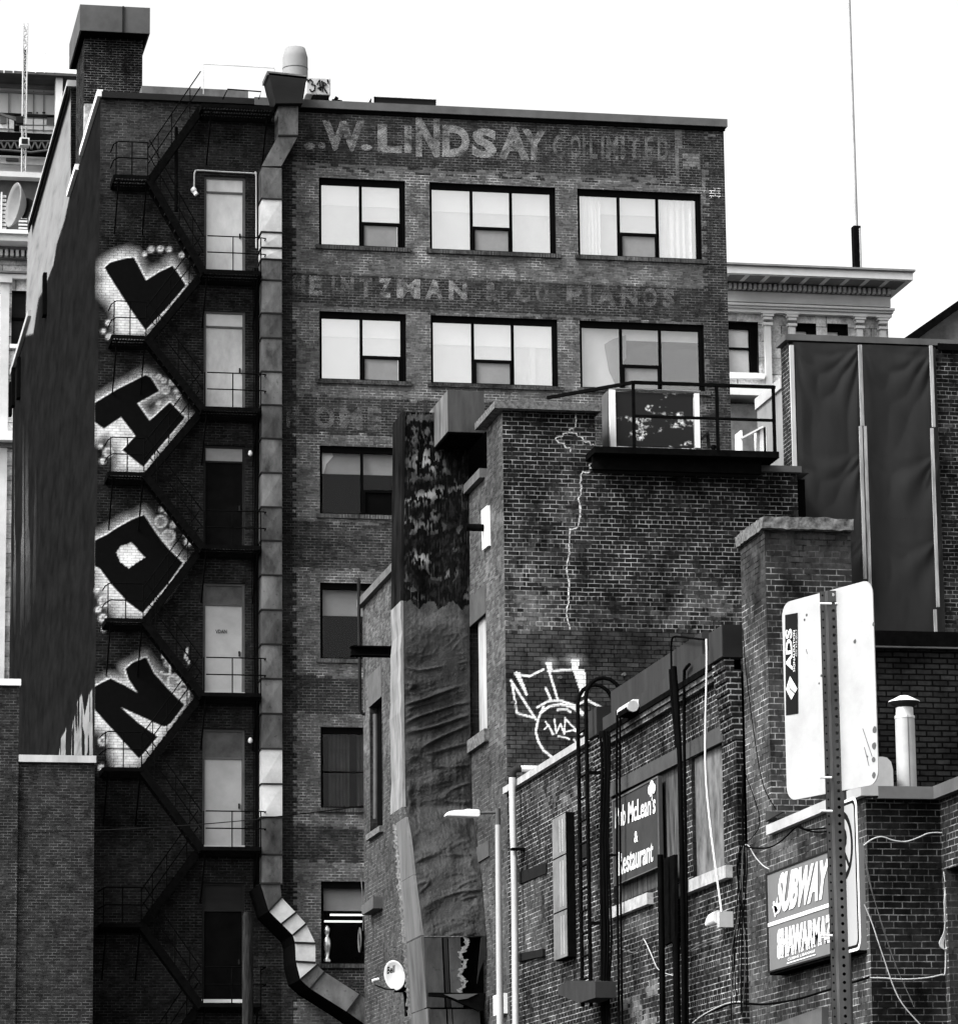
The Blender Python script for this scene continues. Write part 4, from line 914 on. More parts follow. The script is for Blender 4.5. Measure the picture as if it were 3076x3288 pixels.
# bottom steel panels with a torn hole
def front_panel(x0, x1, y0, y1, mat, nm='front_panel', hole=None, off=.05):
    P_ = []
    for (x, y) in ((x0, y0), (x1, y0), (x1+(y1-y0)*.045, y1), (x0+(y1-y0)*.045, y1)): Yf = level(y)[1]; P_.append(oY(x, y, Yf-off))
    return MB().prism(P_, (0, .05, 0)).build(nm, mat, st)
mp = plain('steel_panel', .045, .6, .0, var=.6, scale=2, streak=(1, 1, .4), spots=.3)
for a, c in ((1361, 1418), (1424, 1436), (1440, 1478)): front_panel(a, c, 3012, 3236, mp if a != 1424 else M_darkmetal)
for a, c in ((1376, 1432), (1438, 1450), (1454, 1540)): front_panel(a, c, 3242, 3400, mp)
b = MB(); x0, yf, yb_, z = level(3005); x0b, yfb, _, zb = level(3400); b.quad((x0, yf+.3, z), (XB, yf+.3, z), (XB, yfb+.3, zb), (x0b, yfb+.3, zb)); b.build('dark_inside', M_blackmetal, st)
pp = []
for i in range(60):
    y = 3012+i*3.6; Yf = level(y)[1]; pp.append(tuple(oY(1484+8*math.sin(i*.35)+4*math.sin(i*1.3)+(8 if y < 3060 else 0), y, Yf-.06)))
ragged(pp, .05, .12, 'torn_insulation', MATS['pale_insulation'], st)
P_ = [oY(x, y, level(y)[1]-.06) for x, y in ((1545, 3012), (1560, 3005), (1563, 3060), (1540, 3120), (1532, 3160), (1538, 3090))]; MB().prism(P_, (0, .04, 0)).build('torn_flap', M_darkmetal, st)
P_ = [oY(x, y, level(3200)[1]-.25) for x, y in ((1378, 3188), (1560, 3190), (1556, 3245), (1540, 3248), (1440, 3205), (1378, 3200))]; MB().prism(P_, (0, .12, 0)).build('bracket', M_blackmetal, st)
P_ = [oY(x, y, level(3200)[1]-.27) for x, y in ((1425, 3194), (1535, 3192), (1500, 3208), (1470, 3212))]; MB().prism(P_, (0, .02, 0)).build('bracket_highlight_plate', M_midmetal, st)
# upper box duct that turns onto the roof
bx = thing('box_duct', 'grey box shaped duct head turning over the top of the wrapped stack', 'duct', tuple(oY(1496, 1389, 62.6)))
p = oY(1438, 1253, 62.6); q = oY(1556, 1389, 62.6)
MB().box(p[0], q[0], 62.6, 65.2, q[2], p[2]).build('casing', plain('streaked_duct_metal', .06, .5, .35, var=.45, scale=3, streak=(1, 1, .2)), bx)
MB().box(p[0]-.012, p[0]-.002, 62.6, 65.2, q[2], p[2]).build('pale_side', plain('streaked_pale_duct', .12, .5, .3, var=.7, scale=2.5, streak=(1, .8, .2)), bx)
MB().box(p[0]+.02, q[0]-.02, 62.65, 65.1, q[2]-.03, q[2]-.002).build('soffit', M_blackmetal, bx)
P_ = [oY(x, y, 64.25) for x, y in ((1404, 1440), (1440, 1385), (1570, 1385), (1600, 1380), (1600, 1530), (1512, 1620), (1498, 1600), (1470, 1540), (1430, 1500))]; MB().prism(P_, (0, .03, 0)).build('black_gusset', M_blackmetal, bx)

# ---- roof deck with railing on top of the annex
ZD = oY(1910, 1440, 60.3)[2]
dk = thing('roof_deck', 'black steel roof deck with pipe railing above the cracked wall', 'deck', tuple(oY(2200, 1500, 60.3)))
p = oY(1905, 1438, 60.3); q = oY(2497, 1470, 60.3)
MB().box(p[0], q[0], 60.2, 63.5, ZD-.09, ZD+.02).build('deck_plate', M_blackmetal, dk)
MB().box(p[0]+.02, q[0]-.25, 60.45, 60.55, ZD-.32, ZD-.09).build('edge_beam', M_blackmetal, dk)
MB().box(p[0]+.02, q[0]-.2, 60.56, 60.7, ZD-.34, ZD-.31).build('lower_flange', M_darkmetal, dk)
zr = oY(2045, 1228, 60.3)[2]; zm_ = oY(2045, 1336, 60.3)[2]
for i, (x, y) in enumerate(((2034, 1228), (2120, 1300), (2302, 1300), (2484, 1250))):
    a = oY(x, 1300, 60.3); MB().beam((a[0], 60.3, ZD), (a[0], 60.3, zr), .05, .05, (0, 1, 0)).build('post', M_blackmetal, dk) if i != 1 else None
a = oY(2034, 1228, 60.3); e = oY(2486, 1250, 60.3); l = oZ(1758, 1277, zr)
MB().beam((a[0], 60.3, zr), (e[0], 60.3, zr), .055, .055).build('top_rail', M_blackmetal, dk)
MB().beam((a[0], 60.3, zm_), (e[0], 60.3, zm_), .045, .045).build('mid_rail', M_blackmetal, dk)
MB().beam((a[0], 60.3, zr), tuple(l), .055, .055).build('top_rail', M_blackmetal, dk)
MB().beam((e[0], 60.3, zr), (e[0], 60.35, zr), .05, .05).build('rail_end', M_blackmetal, dk)

en = thing('ac_enclosure', 'white framed enclosure with a black scuffed board standing on the roof deck', 'enclosure', tuple(oY(2100, 1440, 61.4)))
ye = 61.4
def en_box(x0, y0, x1, y1, ya, yb2, nm, mat):
    p = oY(x0, y0, ye); q = oY(x1, y1, ye); return MB().box(p[0], q[0], ya, yb2, min(p[2], q[2]), max(p[2], q[2])).build(nm, mat, en)
def scuffed():
    m, t, b_, o = nodes('scuffed_black_board'); pos = N(t, 'ShaderNodeNewGeometry').outputs['Position']
    n1 = noise_(t, 3.2, stretch(t, pos, (1, 1, 1.6)), 3, .5); n2 = noise_(t, 14, pos, 5, .7)
    k = math_(t, 'MULTIPLY', mrange(t, n1, .56, .64, 0, 1), mrange(t, n2, .45, .6, 0, 1), clamp=True)
    t.links.new(grey(t, math_(t, 'ADD', math_(t, 'MULTIPLY', k, .7), .012)), b_.inputs['Base Color']); b_.inputs['Roughness'].default_value = .6; b_.inputs['Specular IOR Level'].default_value = .1
    return m
en_box(1979, 1256, 2230, 1436, ye+.03, ye+.08, 'board', scuffed())
en_box(1958, 1250, 1979, 1438, ye, ye+.09, 'corner_post', M_white); en_box(2230, 1262, 2249, 1438, ye, ye+.09, 'corner_post', M_white); en_box(1958, 1246, 2249, 1255, ye-.01, ye+.09, 'top_trim', M_white)
p = oY(1958, 1250, ye); b = MB(); b.box(p[0]-.02, p[0], ye+.09, ye+.55, ZD, p[2]); b.build('side_panel', M_midmetal, en); q = oY(2249, 1262, ye); MB().box(q[0]-.04, q[0], ye+.09, ye+.55, ZD, q[2]).build('side_panel', M_offwhite, en)
# clutter on the deck
sh = thing('shelf_unit', 'white open shelf standing at the right end of the roof deck', 'shelf', tuple(oY(2440, 1440, 62)))
p = oY(2378, 1372, 62); q = oY(2462, 1440, 62); b = MB(); b.box(p[0], p[0]+.03, 62, 62.4, ZD, q[2]+.55 if False else p[2]-.05); b.box(q[0]-.05, q[0], 62, 62.4, ZD, p[2]+.02); b.box(p[0]+.35, p[0]+.45, 62, 62.4, ZD, p[2]+.02); b.build('uprights', M_white, sh)
MB().beam((p[0], 62.1, p[2]-.2), (p[0]+.4, 62.1, p[2]+.02), .3, .03).build('sloped_top', M_white, sh); MB().box(p[0]+.45, q[0]-.05, 62.05, 62.4, ZD+.3, ZD+.33).build('shelf', M_white, sh)
b = MB(); p = oY(2290, 1380, 62.2); b.beam(oY(2250, 1412, 62.2), oY(2272, 1390, 62.2), .1, .04); b.beam(oY(2272, 1390, 62.2), oY(2276, 1438, 62.2), .05, .04); tag(b.build('folding_chair', M_darkmetal), 'dark folding chair beside the black board on the deck', 'chair')
c = oY(2291, 1440, 60.9); tag(MB().lathe((c[0], 60.9, ZD+.02), [(.1, 0), (.1, .03), (.03, .06), (.05, .12), (.03, .17), (.06, .2), (.02, .24)], 12).build('lantern', M_blackmetal), 'small black lantern standing on the deck edge by a railing post', 'lantern')

# ================================================================== PUB BUILDING
YN = 46.1; XS = 12.34
pub = thing('pub_building', 'low brick building with the pub signboard, boarded windows and pale sills, poles along its wall', 'building', (12.6, 53, GZ))
lw = lambda x, y: oX(x, y, XB)
zl0 = lw(2100, 2508)[2]; 
op1 = (lw(2182, 2600)[1], lw(1966, 2600)[1], lw(1957, 2912)[2], lw(1963, 2560)[2])
op2 = (lw(2322, 2600)[1], lw(2222, 2600)[1], lw(2300, 2812)[2], lw(2322, 2382)[2])
def pub_fn(px, py, u, z, rb, rr):
    n = fbm(px, py, .012, 2); n2 = fbm(px, py, .03, 6)
    t = .013*(.7+.9*n)+.02*(rb > .88); m = .30*(.35+1.0*n2)
    inf = (u > oX(1756, 2800, XB)[1]) & (u < oX(1672, 2800, XB)[1]) & (z < oX(1700, 2800, XB)[2]) & (z > oX(1700, 3080, XB)[2])
    t = np.where(inf, .05*(.6+.8*n2), t); m = np.where(inf, .28*(.5+n2), m)
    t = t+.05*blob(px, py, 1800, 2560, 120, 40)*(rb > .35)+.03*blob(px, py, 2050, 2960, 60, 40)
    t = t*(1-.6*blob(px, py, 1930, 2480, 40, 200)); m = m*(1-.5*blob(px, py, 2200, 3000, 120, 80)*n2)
    wz = (py-(3300-.62*(px-1950)) > -60) & (px > 1990) & (px < 2110); t = np.where(wz & (n2 > .56), .09, t); m = np.where(wz, m*.6, m)
    return t, m
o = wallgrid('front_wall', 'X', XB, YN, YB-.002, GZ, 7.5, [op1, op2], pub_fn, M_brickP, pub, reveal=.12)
b = MB().box(XB+.2, 13.3, YN+.3, YB-.1, GZ, 7.3); b.build('core', M_darkroom, pub)
MB().box(XB+.02, 13.4, YN+.05, YB-.05, 7.3, 7.4).build('roof', M_roofing, pub)
MB().box(XB-.08, XB+.25, 53.9, YB-.01, 7.5, 7.61).build('pale_coping', plain('pale_coping_stone', .26, .8, var=.3, scale=4), pub)
MB().box(XB-.07, XB+.2, 46.75, 53.5, 7.5, 7.72).build('flashing', M_greyplate, pub)
MB().box(XB-.03, XB+.2, 47.6, 53.0, 7.72, 8.05).build('roof_upstand', M_greyplate, pub)
MB().box(XB-.13, XB+.01, 46.75, 53.5, 7.42, 7.497).build('cornice_board', M_blackmetal, pub)
for i in range(4): MB().box(XB-.11+.025*i, XB+.001, 46.75, 53.5, 7.42-.075*(i+1)+.004, 7.42-.075*i-.002).build('corbel_course', M_brick0, pub) if i < 2 else None
for (ya, yb_) in ((46.1, 46.72), (53.45, 54.0)):
    for k in range(7):
        w_ = .125-.018*k
        if w_ <= 0: continue
        MB().box(XB-w_, XB+.09 if ya < 50 else XB+.01, ya-.001*k-(.0 if ya < 50 else w_*.5), yb_, 7.47-.15*(k+1), 7.47-.15*k-.004).build('corbel', MATS.get('corbel_brick') or brick('corbel_brick', attr=False, c=.013, mort=.25, squash=False), pub)
    MB().box(XB-.15, XB+.12, ya-.05, yb_, 7.47, 7.89).build('pier_cap', M_darkmetal, pub)
    MB().box(XB-.163, XB-.152, ya-.04, yb_, 7.48, 7.88).build('pier_cap_face', M_greyplate, pub)
wallgrid('end_return', 'Y', YN, XB, XS, GZ, 7.45, [], lambda px, py, u, z, rb, rr: (.008+0*px, .22+0*px), M_brickP, pub)
# lintel, boards, sills, infill lintels
pX('lintel', [(1963, 2517), (2327, 2327), (2327, 2381), (1963, 2561)], XB, .03, plain('grey_lintel', .05, .6, var=.2, scale=2), pub)
y0, y1, z0, z1 = op1; MB().box(XB+.05, XB+.08, y0, y1, z0, z1).build('boarded_window', M_ply, pub)
y0, y1, z0, z1 = op2; MB().box(XB+.05, XB+.08, y0, y1, z0, z1).build('boarded_window', plain('mottled_board', .10, .8, var=.6, scale=5, streak=(1, 1, .5)), pub)
def sill(x0, y0, x1, y1, h):
    a = oX(x0, y0, XB-.06); c = oX(x1, y1, XB-.06); MB().box(XB-.09, XB+.1, c[1], a[1], a[2]-h, a[2]).build('sill', plain('pale_sill', .26, .85, var=.4, scale=6, bmp=.3) if 'pale_sill' not in MATS else MATS['pale_sill'], pub)
sill(1957, 2919, 2084, 2872, .16); sill(2160, 2850, 2337, 2785, .16)
pX('dark_lintel', [(1672, 2801), (1758, 2772), (1758, 2806), (1672, 2840)], XB, .03, M_signdark, pub)
pX('dark_sill', [(1672, 3064), (1752, 3048), (1752, 3072), (1672, 3089)], XB, .05, M_signdark, pub)
pX('dark_lintel', [(1858, 2724), (1892, 2706), (1892, 2752), (1858, 2764)], XB, .03, M_signdark, pub)
# pub signboard
sg = thing('pub_sign', 'dark signboard reading Pub McLean\'s & Restaurant in white with a clover mark', 'sign', tuple(oX(1976, 2842, XB-.1)))
XSg = XB-.06
P_ = [oX(x, y, XSg) for x, y in ((1967, 2564), (2114, 2498), (2114, 2791), (1976, 2842))]
P_[3][1] = P_[0][1]; P_[2][1] = P_[1][1]; zt_ = (P_[0][2]+P_[1][2])/2; zb_ = (P_[2][2]+P_[3][2])/2
yA, yB_ = P_[0][1], P_[1][1]
MB().box(XSg, XSg+.05, yB_, yA, zb_, zt_).build('board', plain('sign_board_dark', .035, .45, var=.15), sg)
b = MB(); e_ = .025
b.box(XSg-.012, XSg, yB_, yA, zt_-e_, zt_); b.box(XSg-.012, XSg, yB_, yA, zb_, zb_+e_*.6); b.box(XSg-.012, XSg, yB_, yB_+e_*1.6, zb_+e_, zt_-e_); b.box(XSg-.012, XSg, yA-e_*2, yA, zb_+e_, zt_-e_); b.build('edge', M_midmetal, sg)
QX = lambda L, X: [oX(x, y, X) for x, y in L]
nx = np.array([-1., 0, 0])
text('lettering', "Pub McLean's", QX([(1977, 2590), (2106, 2542), (2105, 2612), (1976, 2662)], XSg-.004), M_white, sg, bold=.018, nrm=nx)
text('lettering', '&', QX([(2037, 2672), (2049, 2668), (2049, 2703), (2037, 2708)], XSg-.004), M_white, sg, bold=.02, nrm=nx)
text('lettering', 'Restaurant', QX([(1987, 2737), (2098, 2694), (2097, 2767), (1987, 2814)], XSg-.004), M_white, sg, bold=.018, nrm=nx)
b = MB()
for (x, y, r_) in ((2093, 2524, .075), (2087, 2537, .07), (2099, 2533, .07)):
    c = oX(x, y, XSg-.005-(x-2080)*.0004); b.prism([c+[0, r_*1.5*math.cos(a*math.pi/6), r_*math.sin(a*math.pi/6)] for a in range(12)], (-.004, 0, 0))
c = oX(2093, 2545, XSg-.005); b.box(XSg-.024, XSg-.018, c[1]-.03, c[1]+.03, c[2]-.06, c[2]+.06); b.build('clover', M_white, sg)
# shallow light box
yb0 = oX(1847, 2800, XB)[1]; xf = oY(1818, 2800, yb0)[0]
lbx = thing('light_box', 'tall narrow grey light box fixed to the brick wall left of the ladder', 'light box', (XB-.1, yb0+.5, oX(1800, 3080, xf)[2]))
yf2 = oX(1775, 2800, xf)[1]; zt_ = oX(1817, 2607, xf)[2]; zb_ = oX(1819, 3074, xf)[2]
MB().box(xf+.01, XB, yb0, yf2, zb_, zt_).build('casing', M_blackmetal, lbx)
for i in range(3):
    za = zb_+(zt_-zb_)*[0, .33, .71][i]; zc_ = zb_+(zt_-zb_)*[.33, .71, 1][i]
    s = MB().box(xf, xf+.009, yb0+.02, yf2, za+.012, zc_-.012).build('panel', M_glow, lbx)
    b = MB()
    for k in range(2): yy = yb0+(yf2-yb0)*(.22+.2*k); b.box(xf-.006, xf, yy-.012, yy+.012, za+.06, zc_-.08)
    b.build('reflector_strip', M_offwhite, s)
# ladder with hooped rails
la = thing('roof_ladder', 'black fixed ladder with hooped rail tops on the pub wall', 'ladder', tuple(oX(1868, 3224, XB-.25)))
XL = XB-.28
for (x, yt, pk, en_) in ((1855, 2262, (1886, 2231), (1916, 2285)), (1881, 2240, (1911, 2211), (1940, 2272))):
    top = oX(x, yt, XL); bot = oX(x+4, 3238, XL); zt_ = top[2]; y = top[1]
    R_ = .27
    P_ = [(XL, y, bot[2]), (XL, y, zt_)]+[(XL+R_-R_*math.cos(a*math.pi/8), y, zt_+R_*math.sin(a*math.pi/8)*1.1) for a in range(1, 9)]+[(XL+2*R_, y, zt_-.35)]
    MB().tube(P_, .03, 8).build('rail', M_blackmetal, la)
ya_ = oX(1855, 2262, XL)[1]; yb_2 = oX(1881, 2240, XL)[1]; zz = oX(1857, 2330, XL)[2]; b = MB(); z = oX(1857, 3225, XL)[2]
while z < zz: MB().tube([(XL, ya_, z), (XL, yb_2, z)], .017, 6).build('rung', M_blackmetal, la); z += .33
for z in (6.9, 4.7): MB().box(XL, XB, yb_2-.06, yb_2-.02, z, z+.05).build('bracket', M_blackmetal, la)
# poles, masts, cables
def pole(pts, r_, off, mat, name, label, cat, group=None): return wire(name, pts, 'X', XB, r_, mat, label, cat, group, 2, off, 8)
pole([(2163, 2142), (2172, 2260), (2180, 2380), (2184, 2500), (2190, 2800), (2195, 3050), (2198, 3400)], [.042]*3+[.036]*10, .35, M_cable, 'service_mast', 'thick black service mast leaning against the pub wall between the boarded windows', 'mast')
pole([(2152, 2150), (2157, 2240), (2166, 2330), (2172, 2400)], .022, .32, M_cable, 'cable', 'short black cable running beside the top of the service mast', 'cable')
pole([(2214, 2134), (2200, 2150), (2197, 2180), (2197, 2400), (2202, 2700), (2205, 3000), (2207, 3400)], .022, .12, M_cable, 'conduit', 'slim black conduit curving over the flashing right of the service mast', 'pipe')
pole([(2120, 2745), (2122, 2900), (2126, 3100), (2128, 3400)], .042, .3, M_cable, 'post', 'black post starting below the pub signboard', 'post')
pole([(2170, 3010), (2172, 3100), (2176, 3400)], .05, .22, M_cable, 'post', 'black post standing directly left of the long service mast at the bottom', 'post')
pX('louvre_panel', [(2127, 2765), (2176, 2745), (2178, 3020), (2128, 3045)], XB-.12, .05, M_blackmetal, None, 'tall black panel between the posts under the pub signboard', 'panel')
for x, r_, o_, lb in ((1981, .018, .2, 'black conduit crossing the left edge of the pub sign'), (1991, .015, .14, 'thin black conduit just right of the one crossing the pub sign edge')):
    pole([(x+1, 2285), (x-1, 2500), (x+2, 2900), (x+9, 3400)], r_, o_, M_cable, 'conduit', lb, 'pipe')
k_ = 0
for x, r_, lb in ((1934, .022, 'leftmost black cable of the thick bundle right of the ladder'), (1942, .028, 'thickest black cable in the bundle right of the ladder'), (1950, .022, 'bulging black cable in the bundle right of the ladder'), (1957, .016, 'rightmost thin black cable of the bundle beside the ladder')):
    pole([(x-6+k_*2, 2350), (x+4*math.sin(k_), 2480), (x-5, 2700), (x-2+3*k_, 3000), (x-1, 3150), (x, 3280), (x+12, 3400)], r_, .12+.05*k_, M_cable, 'cable', lb, 'cable', 'cables bundled right of the ladder'); k_ += 1
pX('cable_tray', [(1855, 3172), (1886, 3150), (1978, 3153), (1978, 3205), (1925, 3222), (1855, 3195)], XB-.25, .3, M_greyplate, None, 'grey angled metal tray below the ladder foot', 'bracket')
pX('cable_tray', [(1975, 2745), (1980, 2743), (1980, 2748), (1975, 2750)], XB-.1, .1, M_cable, None, 'tiny black clamp on the conduit by the sign edge', 'clamp')
wire('white_cable', [(2268, 2052), (2269, 2140), (2265, 2330), (2265, 2450), (2270, 2547), (2284, 2682), (2303, 2827), (2317, 2930)], 'X', XB, .013, M_white, 'white cable hanging down from the pub cornice to the floodlight', off=.25)
pole([(2156, 2152), (2155, 2080), (2158, 2052), (2170, 2044), (2215, 2049), (2262, 2054)], .014, .1, M_cable, 'gooseneck_pipe', 'thin black bent pipe above the pub parapet ending at the white cable', 'pipe')
fl = thing('floodlight', 'white floodlight on the brick wall at the lower end of the white cable', 'floodlight', tuple(oX(2318, 2977, XB)))
c = oX(2316, 2955, XB-.14); MB().box(c[0]-.05, XB-.01, c[1]-.10, c[1]+.02, c[2]-.10, c[2]+.10).build('junction_box', M_lightmetal, fl)
MB().tube([c+[-.02, .05, .04], c+[-.06, .22, .02], c+[-.08, .42, -.02]], [.09, .08, .03], 10).build('lamp_head', M_white, fl)
wire('white_cable', [(2322, 2977), (2325, 2995), (2318, 3013), (2290, 3022), (2245, 3038), (2211, 3056)], 'X', XB, .011, M_midmetal, 'pale cable curving away from under the floodlight', off=.06)
wire('white_cable', [(2066, 3016), (2075, 3030), (2095, 3075), (2112, 3112), (2140, 3128), (2170, 3135)], 'X', XB, .008, M_lightmetal, 'pale thin cable sagging below the pub sign sill', off=.06)
wire('white_cable', [(1995, 3048), (2030, 3060), (2050, 3050), (2068, 3018)], 'X', XB, .01, M_midmetal, 'grey thin cable looping left below the pub sign sill', off=.06)
spt = thing('parapet_lamp', 'white topped lamp on the pub cornice right of the ladder', 'lamp', tuple(oX(2010, 2300, XB-.2)))
p = oX(2000, 2288, XB-.22); q = oX(2030, 2272, XB-.22)
MB().box(XB-.30, XB-.12, q[1], p[1], p[2]-.08, p[2]-.005).build('body', M_blackmetal, spt); 
b = MB(); b.tube([(XB-.22, p[1]+.05, p[2]), (XB-.22, q[1]-.05, p[2])], .08, 10); b.build('hood', M_offwhite, spt)
p = oX(2038, 2262, XB-.12); MB().box(p[0]-.04, p[0]+.04, p[1]-.08, p[1]+.08, p[2]-.06, p[2]+.06).build('sensor_box', M_white, spt)
# white rain pipe at the far end
gp = thing('white_rain_pipe', 'white rain pipe with an elbow at the top left corner of the pub wall', 'pipe', tuple(oX(1652, 3288, XB-.15)))
P_ = [oX(x, y, XB-.15) for x, y in ((1645, 2497), (1646, 2600), (1652, 2850), (1657, 3400))]; MB().tube(catmull(P_, 3), .055, 10).build('downpipe', M_offwhite, gp)
p = oX(1645, 2492, XB-.15); b = MB(); b.tube([p+[0, 0, -.02], p+[0.01, 0, .06], p+[.06, 0, .11], p+[.14, 0, .12]], .062, 10); b.build('elbow', M_darkmetal, gp)
b = MB(); b.tube([p+[.12, 0, .12], p+[.58, 0, .12]], .05, 10); b.build('top_pipe', M_white, gp)
p = oX(1655, 2728, XB-.15); MB().box(p[0]-.07, XB, p[1]-.06, p[1]+.06, p[2]-.02, p[2]+.02).build('clamp', M_blackmetal, gp)
wire('white_cable', [(1652, 3000), (1660, 3050), (1658, 3120), (1662, 3200), (1660, 3400)], 'X', XB, .012, M_offwhite, 'thin pale cable beside the lower part of the white rain pipe', off=.05)

# ================================================================== RIGHT CORNER: BRICK CHIMNEY, LOW WING WITH SANDWICH SHOP SIGN
YC, YR, XR = 44.8, 40.8, 13.21
wing = thing('corner_wing', 'low dark brick wing with grey coping carrying the sandwich shop sign', 'building', (12.9, 42.5, GZ))
def wing_fn(px, py, u, z, rb, rr):
    n = fbm(px, py, .012, 2); t = .034*(.65+.8*n)*(.8+.4*rb); m = .20*(.3+1.2*fbm(px, py, .03, 1))
    t = np.where(rect(px, py, 2465, 2700, 2560, 2740), .06, t)
    return t, m
def r1_fn(px, py, u, z, rb, rr):
    n = fbm(px, py, .012, 2); t = .0075*(.6+.9*n); m = .085*(.35+1.2*fbm(px, py, .02, 3)); return t, m
wallgrid('flank_wall', 'X', XS, YR, YN-.002, GZ, 5.06, [], wing_fn, M_brickP, wing)
wallgrid('end_wall', 'Y', YR, XS, XR, GZ, 5.02, [], r1_fn, M_brickP, wing)
y_a = oX(3040, 2900, XR)[1]; y_b = y_a-1.6
wallgrid('side_wall', 'X', XR, 33, YR, GZ, 5.02, [(y_b, y_a, 1.0, oX(3045, 2790, XR)[2])], lambda px, py, u, z, rb, rr: (.022*(.7+.6*fbm(px, py, .012)), .22*(.4+fbm(px, py, .03, 3))), M_brickP, wing)
MB().box(XR+.2, XR+.25, y_b, y_a, 1.0, 4.4).build('window', M_blackmetal, wing)
MB().box(XS+.1, 13.2, YR+.1, 47, GZ, 5.0).build('core', M_darkroom, wing); MB().box(XR+.3, 17, 33, YR+6.1, GZ, 5.0).build('core', M_darkroom, wing)
MB().box(XS+.01, 17, YR+.01, 46.99, 4.99, 5.03).build('roof', M_roofing, wing)
MB().box(XS-.08, XS+.12, YR-.1, YC-.01, 5.05, 5.17).build('flank_coping', M_lightmetal, wing)
MB().box(XS+.12, XR-.1, YR-.1, YR+.12, 5.02, 5.16).build('end_coping', plain('end_coping_metal', .10, .6, .1, var=.15), wing)
MB().box(XR-.1, XR+.15, 33, YR+.12, 5.02, 5.165).build('side_coping', M_midmetal, wing)
rc = thing('brick_stack', 'thick brick chimney with a crumbling concrete cap right of the pub', 'chimney', (12.9, 45.5, 5.1))
def rc_fn(px, py, u, z, rb, rr):
    n = fbm(px, py, .012, 7); t = .030*(.7+.7*n)*(.85+.35*rb)+.04*((rb > .985)); m = .24*(.2+1.4*fbm(px, py, .02, 3)); top = py < 1830
    return t, np.where(top, m*.35, m)
xe = oY(2730, 1700, YC)[0]
wallgrid('front_face', 'Y', YC, XS, xe, 5.1, 8.9, [], rc_fn, M_brickP, rc)
wallgrid('flank_face', 'X', XS, YC, 45.98, 5.06, 8.9, [], lambda px, py, u, z, rb, rr: (.045*(.6+.8*fbm(px, py, .012, 7)), np.where(py < 1950, .06, .26)*(.4+fbm(px, py, .02, 3))), M_brickP, rc)
MB().box(XS+.02, xe, YC+.02, 45.98, 5.1, 8.89).build('shaft', M_brick0, rc)
def rough_slab(x0, x1, y0, y1, z0, z1, mat, nm, par, amp=.03, n=26):
    import bmesh
    bm = bmesh.new(); bmesh.ops.create_cube(bm, size=1); bmesh.ops.scale(bm, vec=(x1-x0, y1-y0, z1-z0), verts=bm.verts); bmesh.ops.translate(bm, vec=((x0+x1)/2, (y0+y1)/2, (z0+z1)/2), verts=bm.verts)
    bmesh.ops.subdivide_edges(bm, edges=bm.edges[:], cuts=n, use_grid_fill=True)
    for v in bm.verts: q = v.co*9; v.co += Vector((mnoise.noise(q), mnoise.noise(q+Vector((9, 0, 0))), mnoise.noise(q+Vector((0, 9, 0)))))*amp
    b = MB(); b.add([tuple(v.co) for v in bm.verts], [tuple(v.index for v in f.verts) for f in bm.faces]); bm.free(); return b.build(nm, mat, par)
rough_slab(XS-.05, xe+.01, YC-.12, 46.05, 8.89, 9.04, M_concrete, 'concrete_cap', rc, .018, 40)

# wall beyond the wing roof
bw_ = thing('dark_painted_building', 'dark painted brick building with black flashing behind the vent pipe', 'building', (15.5, 47.5, GZ))
wallgrid('front_wall', 'Y', 47.0, xe-.3, 17.5, GZ, 7.78, [], lambda px, py, u, z, rb, rr: (.021*(.7+.7*fbm(px, py, .012, 4)), .004+0*px), brick('rough_painted_brick', wob=.02, bmp=1., msize=.012, squash=False, mfrac=(.1, .4)), bw_)
MB().box(xe-.3, 17.5, 46.9, 47.2, 7.8, 8.0).build('flashing', M_blackmetal, bw_); MB().box(xe-.3, 17.5, 46.885, 46.95, 7.775, 7.795).build('flashing_edge', M_midmetal, bw_)
MB().box(xe-.2, 17.5, 47.01, 60, 7.6, 7.79).build('roof', M_roofing, bw_)
vp_ = thing('vent_pipe', 'tall galvanised vent pipe with a conical rain hat on the wing roof', 'vent pipe', tuple(oY(2908, 2530, 43.3)*np.array([1, 1, 0])+[0, 0, 5.03]))
c = oY(2908, 2400, 43.3); zt_ = oY(2905, 2300, 43.3)[2]; zr_ = oY(2905, 2262, 43.3)[2]; zc_ = oY(2905, 2240, 43.3)[2]; rr_ = 33/FP*43.3
MB().lathe((c[0]+.0, 43.3, 0), [(rr_, 5.0), (rr_, zt_)], 20).build('pipe', M_lightmetal, vp_); MB().lathe((c[0], 43.3, 0), [(rr_*1.04, zt_-.03), (rr_*1.04, zt_), (rr_*.9, zt_+.01), (rr_*.88, zr_)], 20).build('collar', M_galvbright, vp_)
MB().box(c[0]-.003, c[0]+.003, 43.3-rr_-.006, 43.3-rr_, 5.0, zt_).build('seam', M_midmetal, vp_)
MB().lathe((c[0], 43.3, 0), [(rr_*.8, zr_-.05), (rr_*1.1, zr_-.02), (rr_*1.55, zr_+.02), (rr_*1.58, zr_+.03), (.02, zc_+.01), (.001, zc_+.012)], 20).build('rain_hat', M_darkmetal, vp_)
MB().lathe((c[0], 43.3, 0), [(rr_*1.6, zr_+.028), (rr_*1.6, zr_+.036), (.05, zc_+.02), (.001, zc_+.022)], 20).build('rain_hat_top', M_white, vp_)
p = oY(2800, 2430, 43.0); q = oY(2869, 2520, 43.0); b = MB(); zq = p[2]; xr_ = q[0]
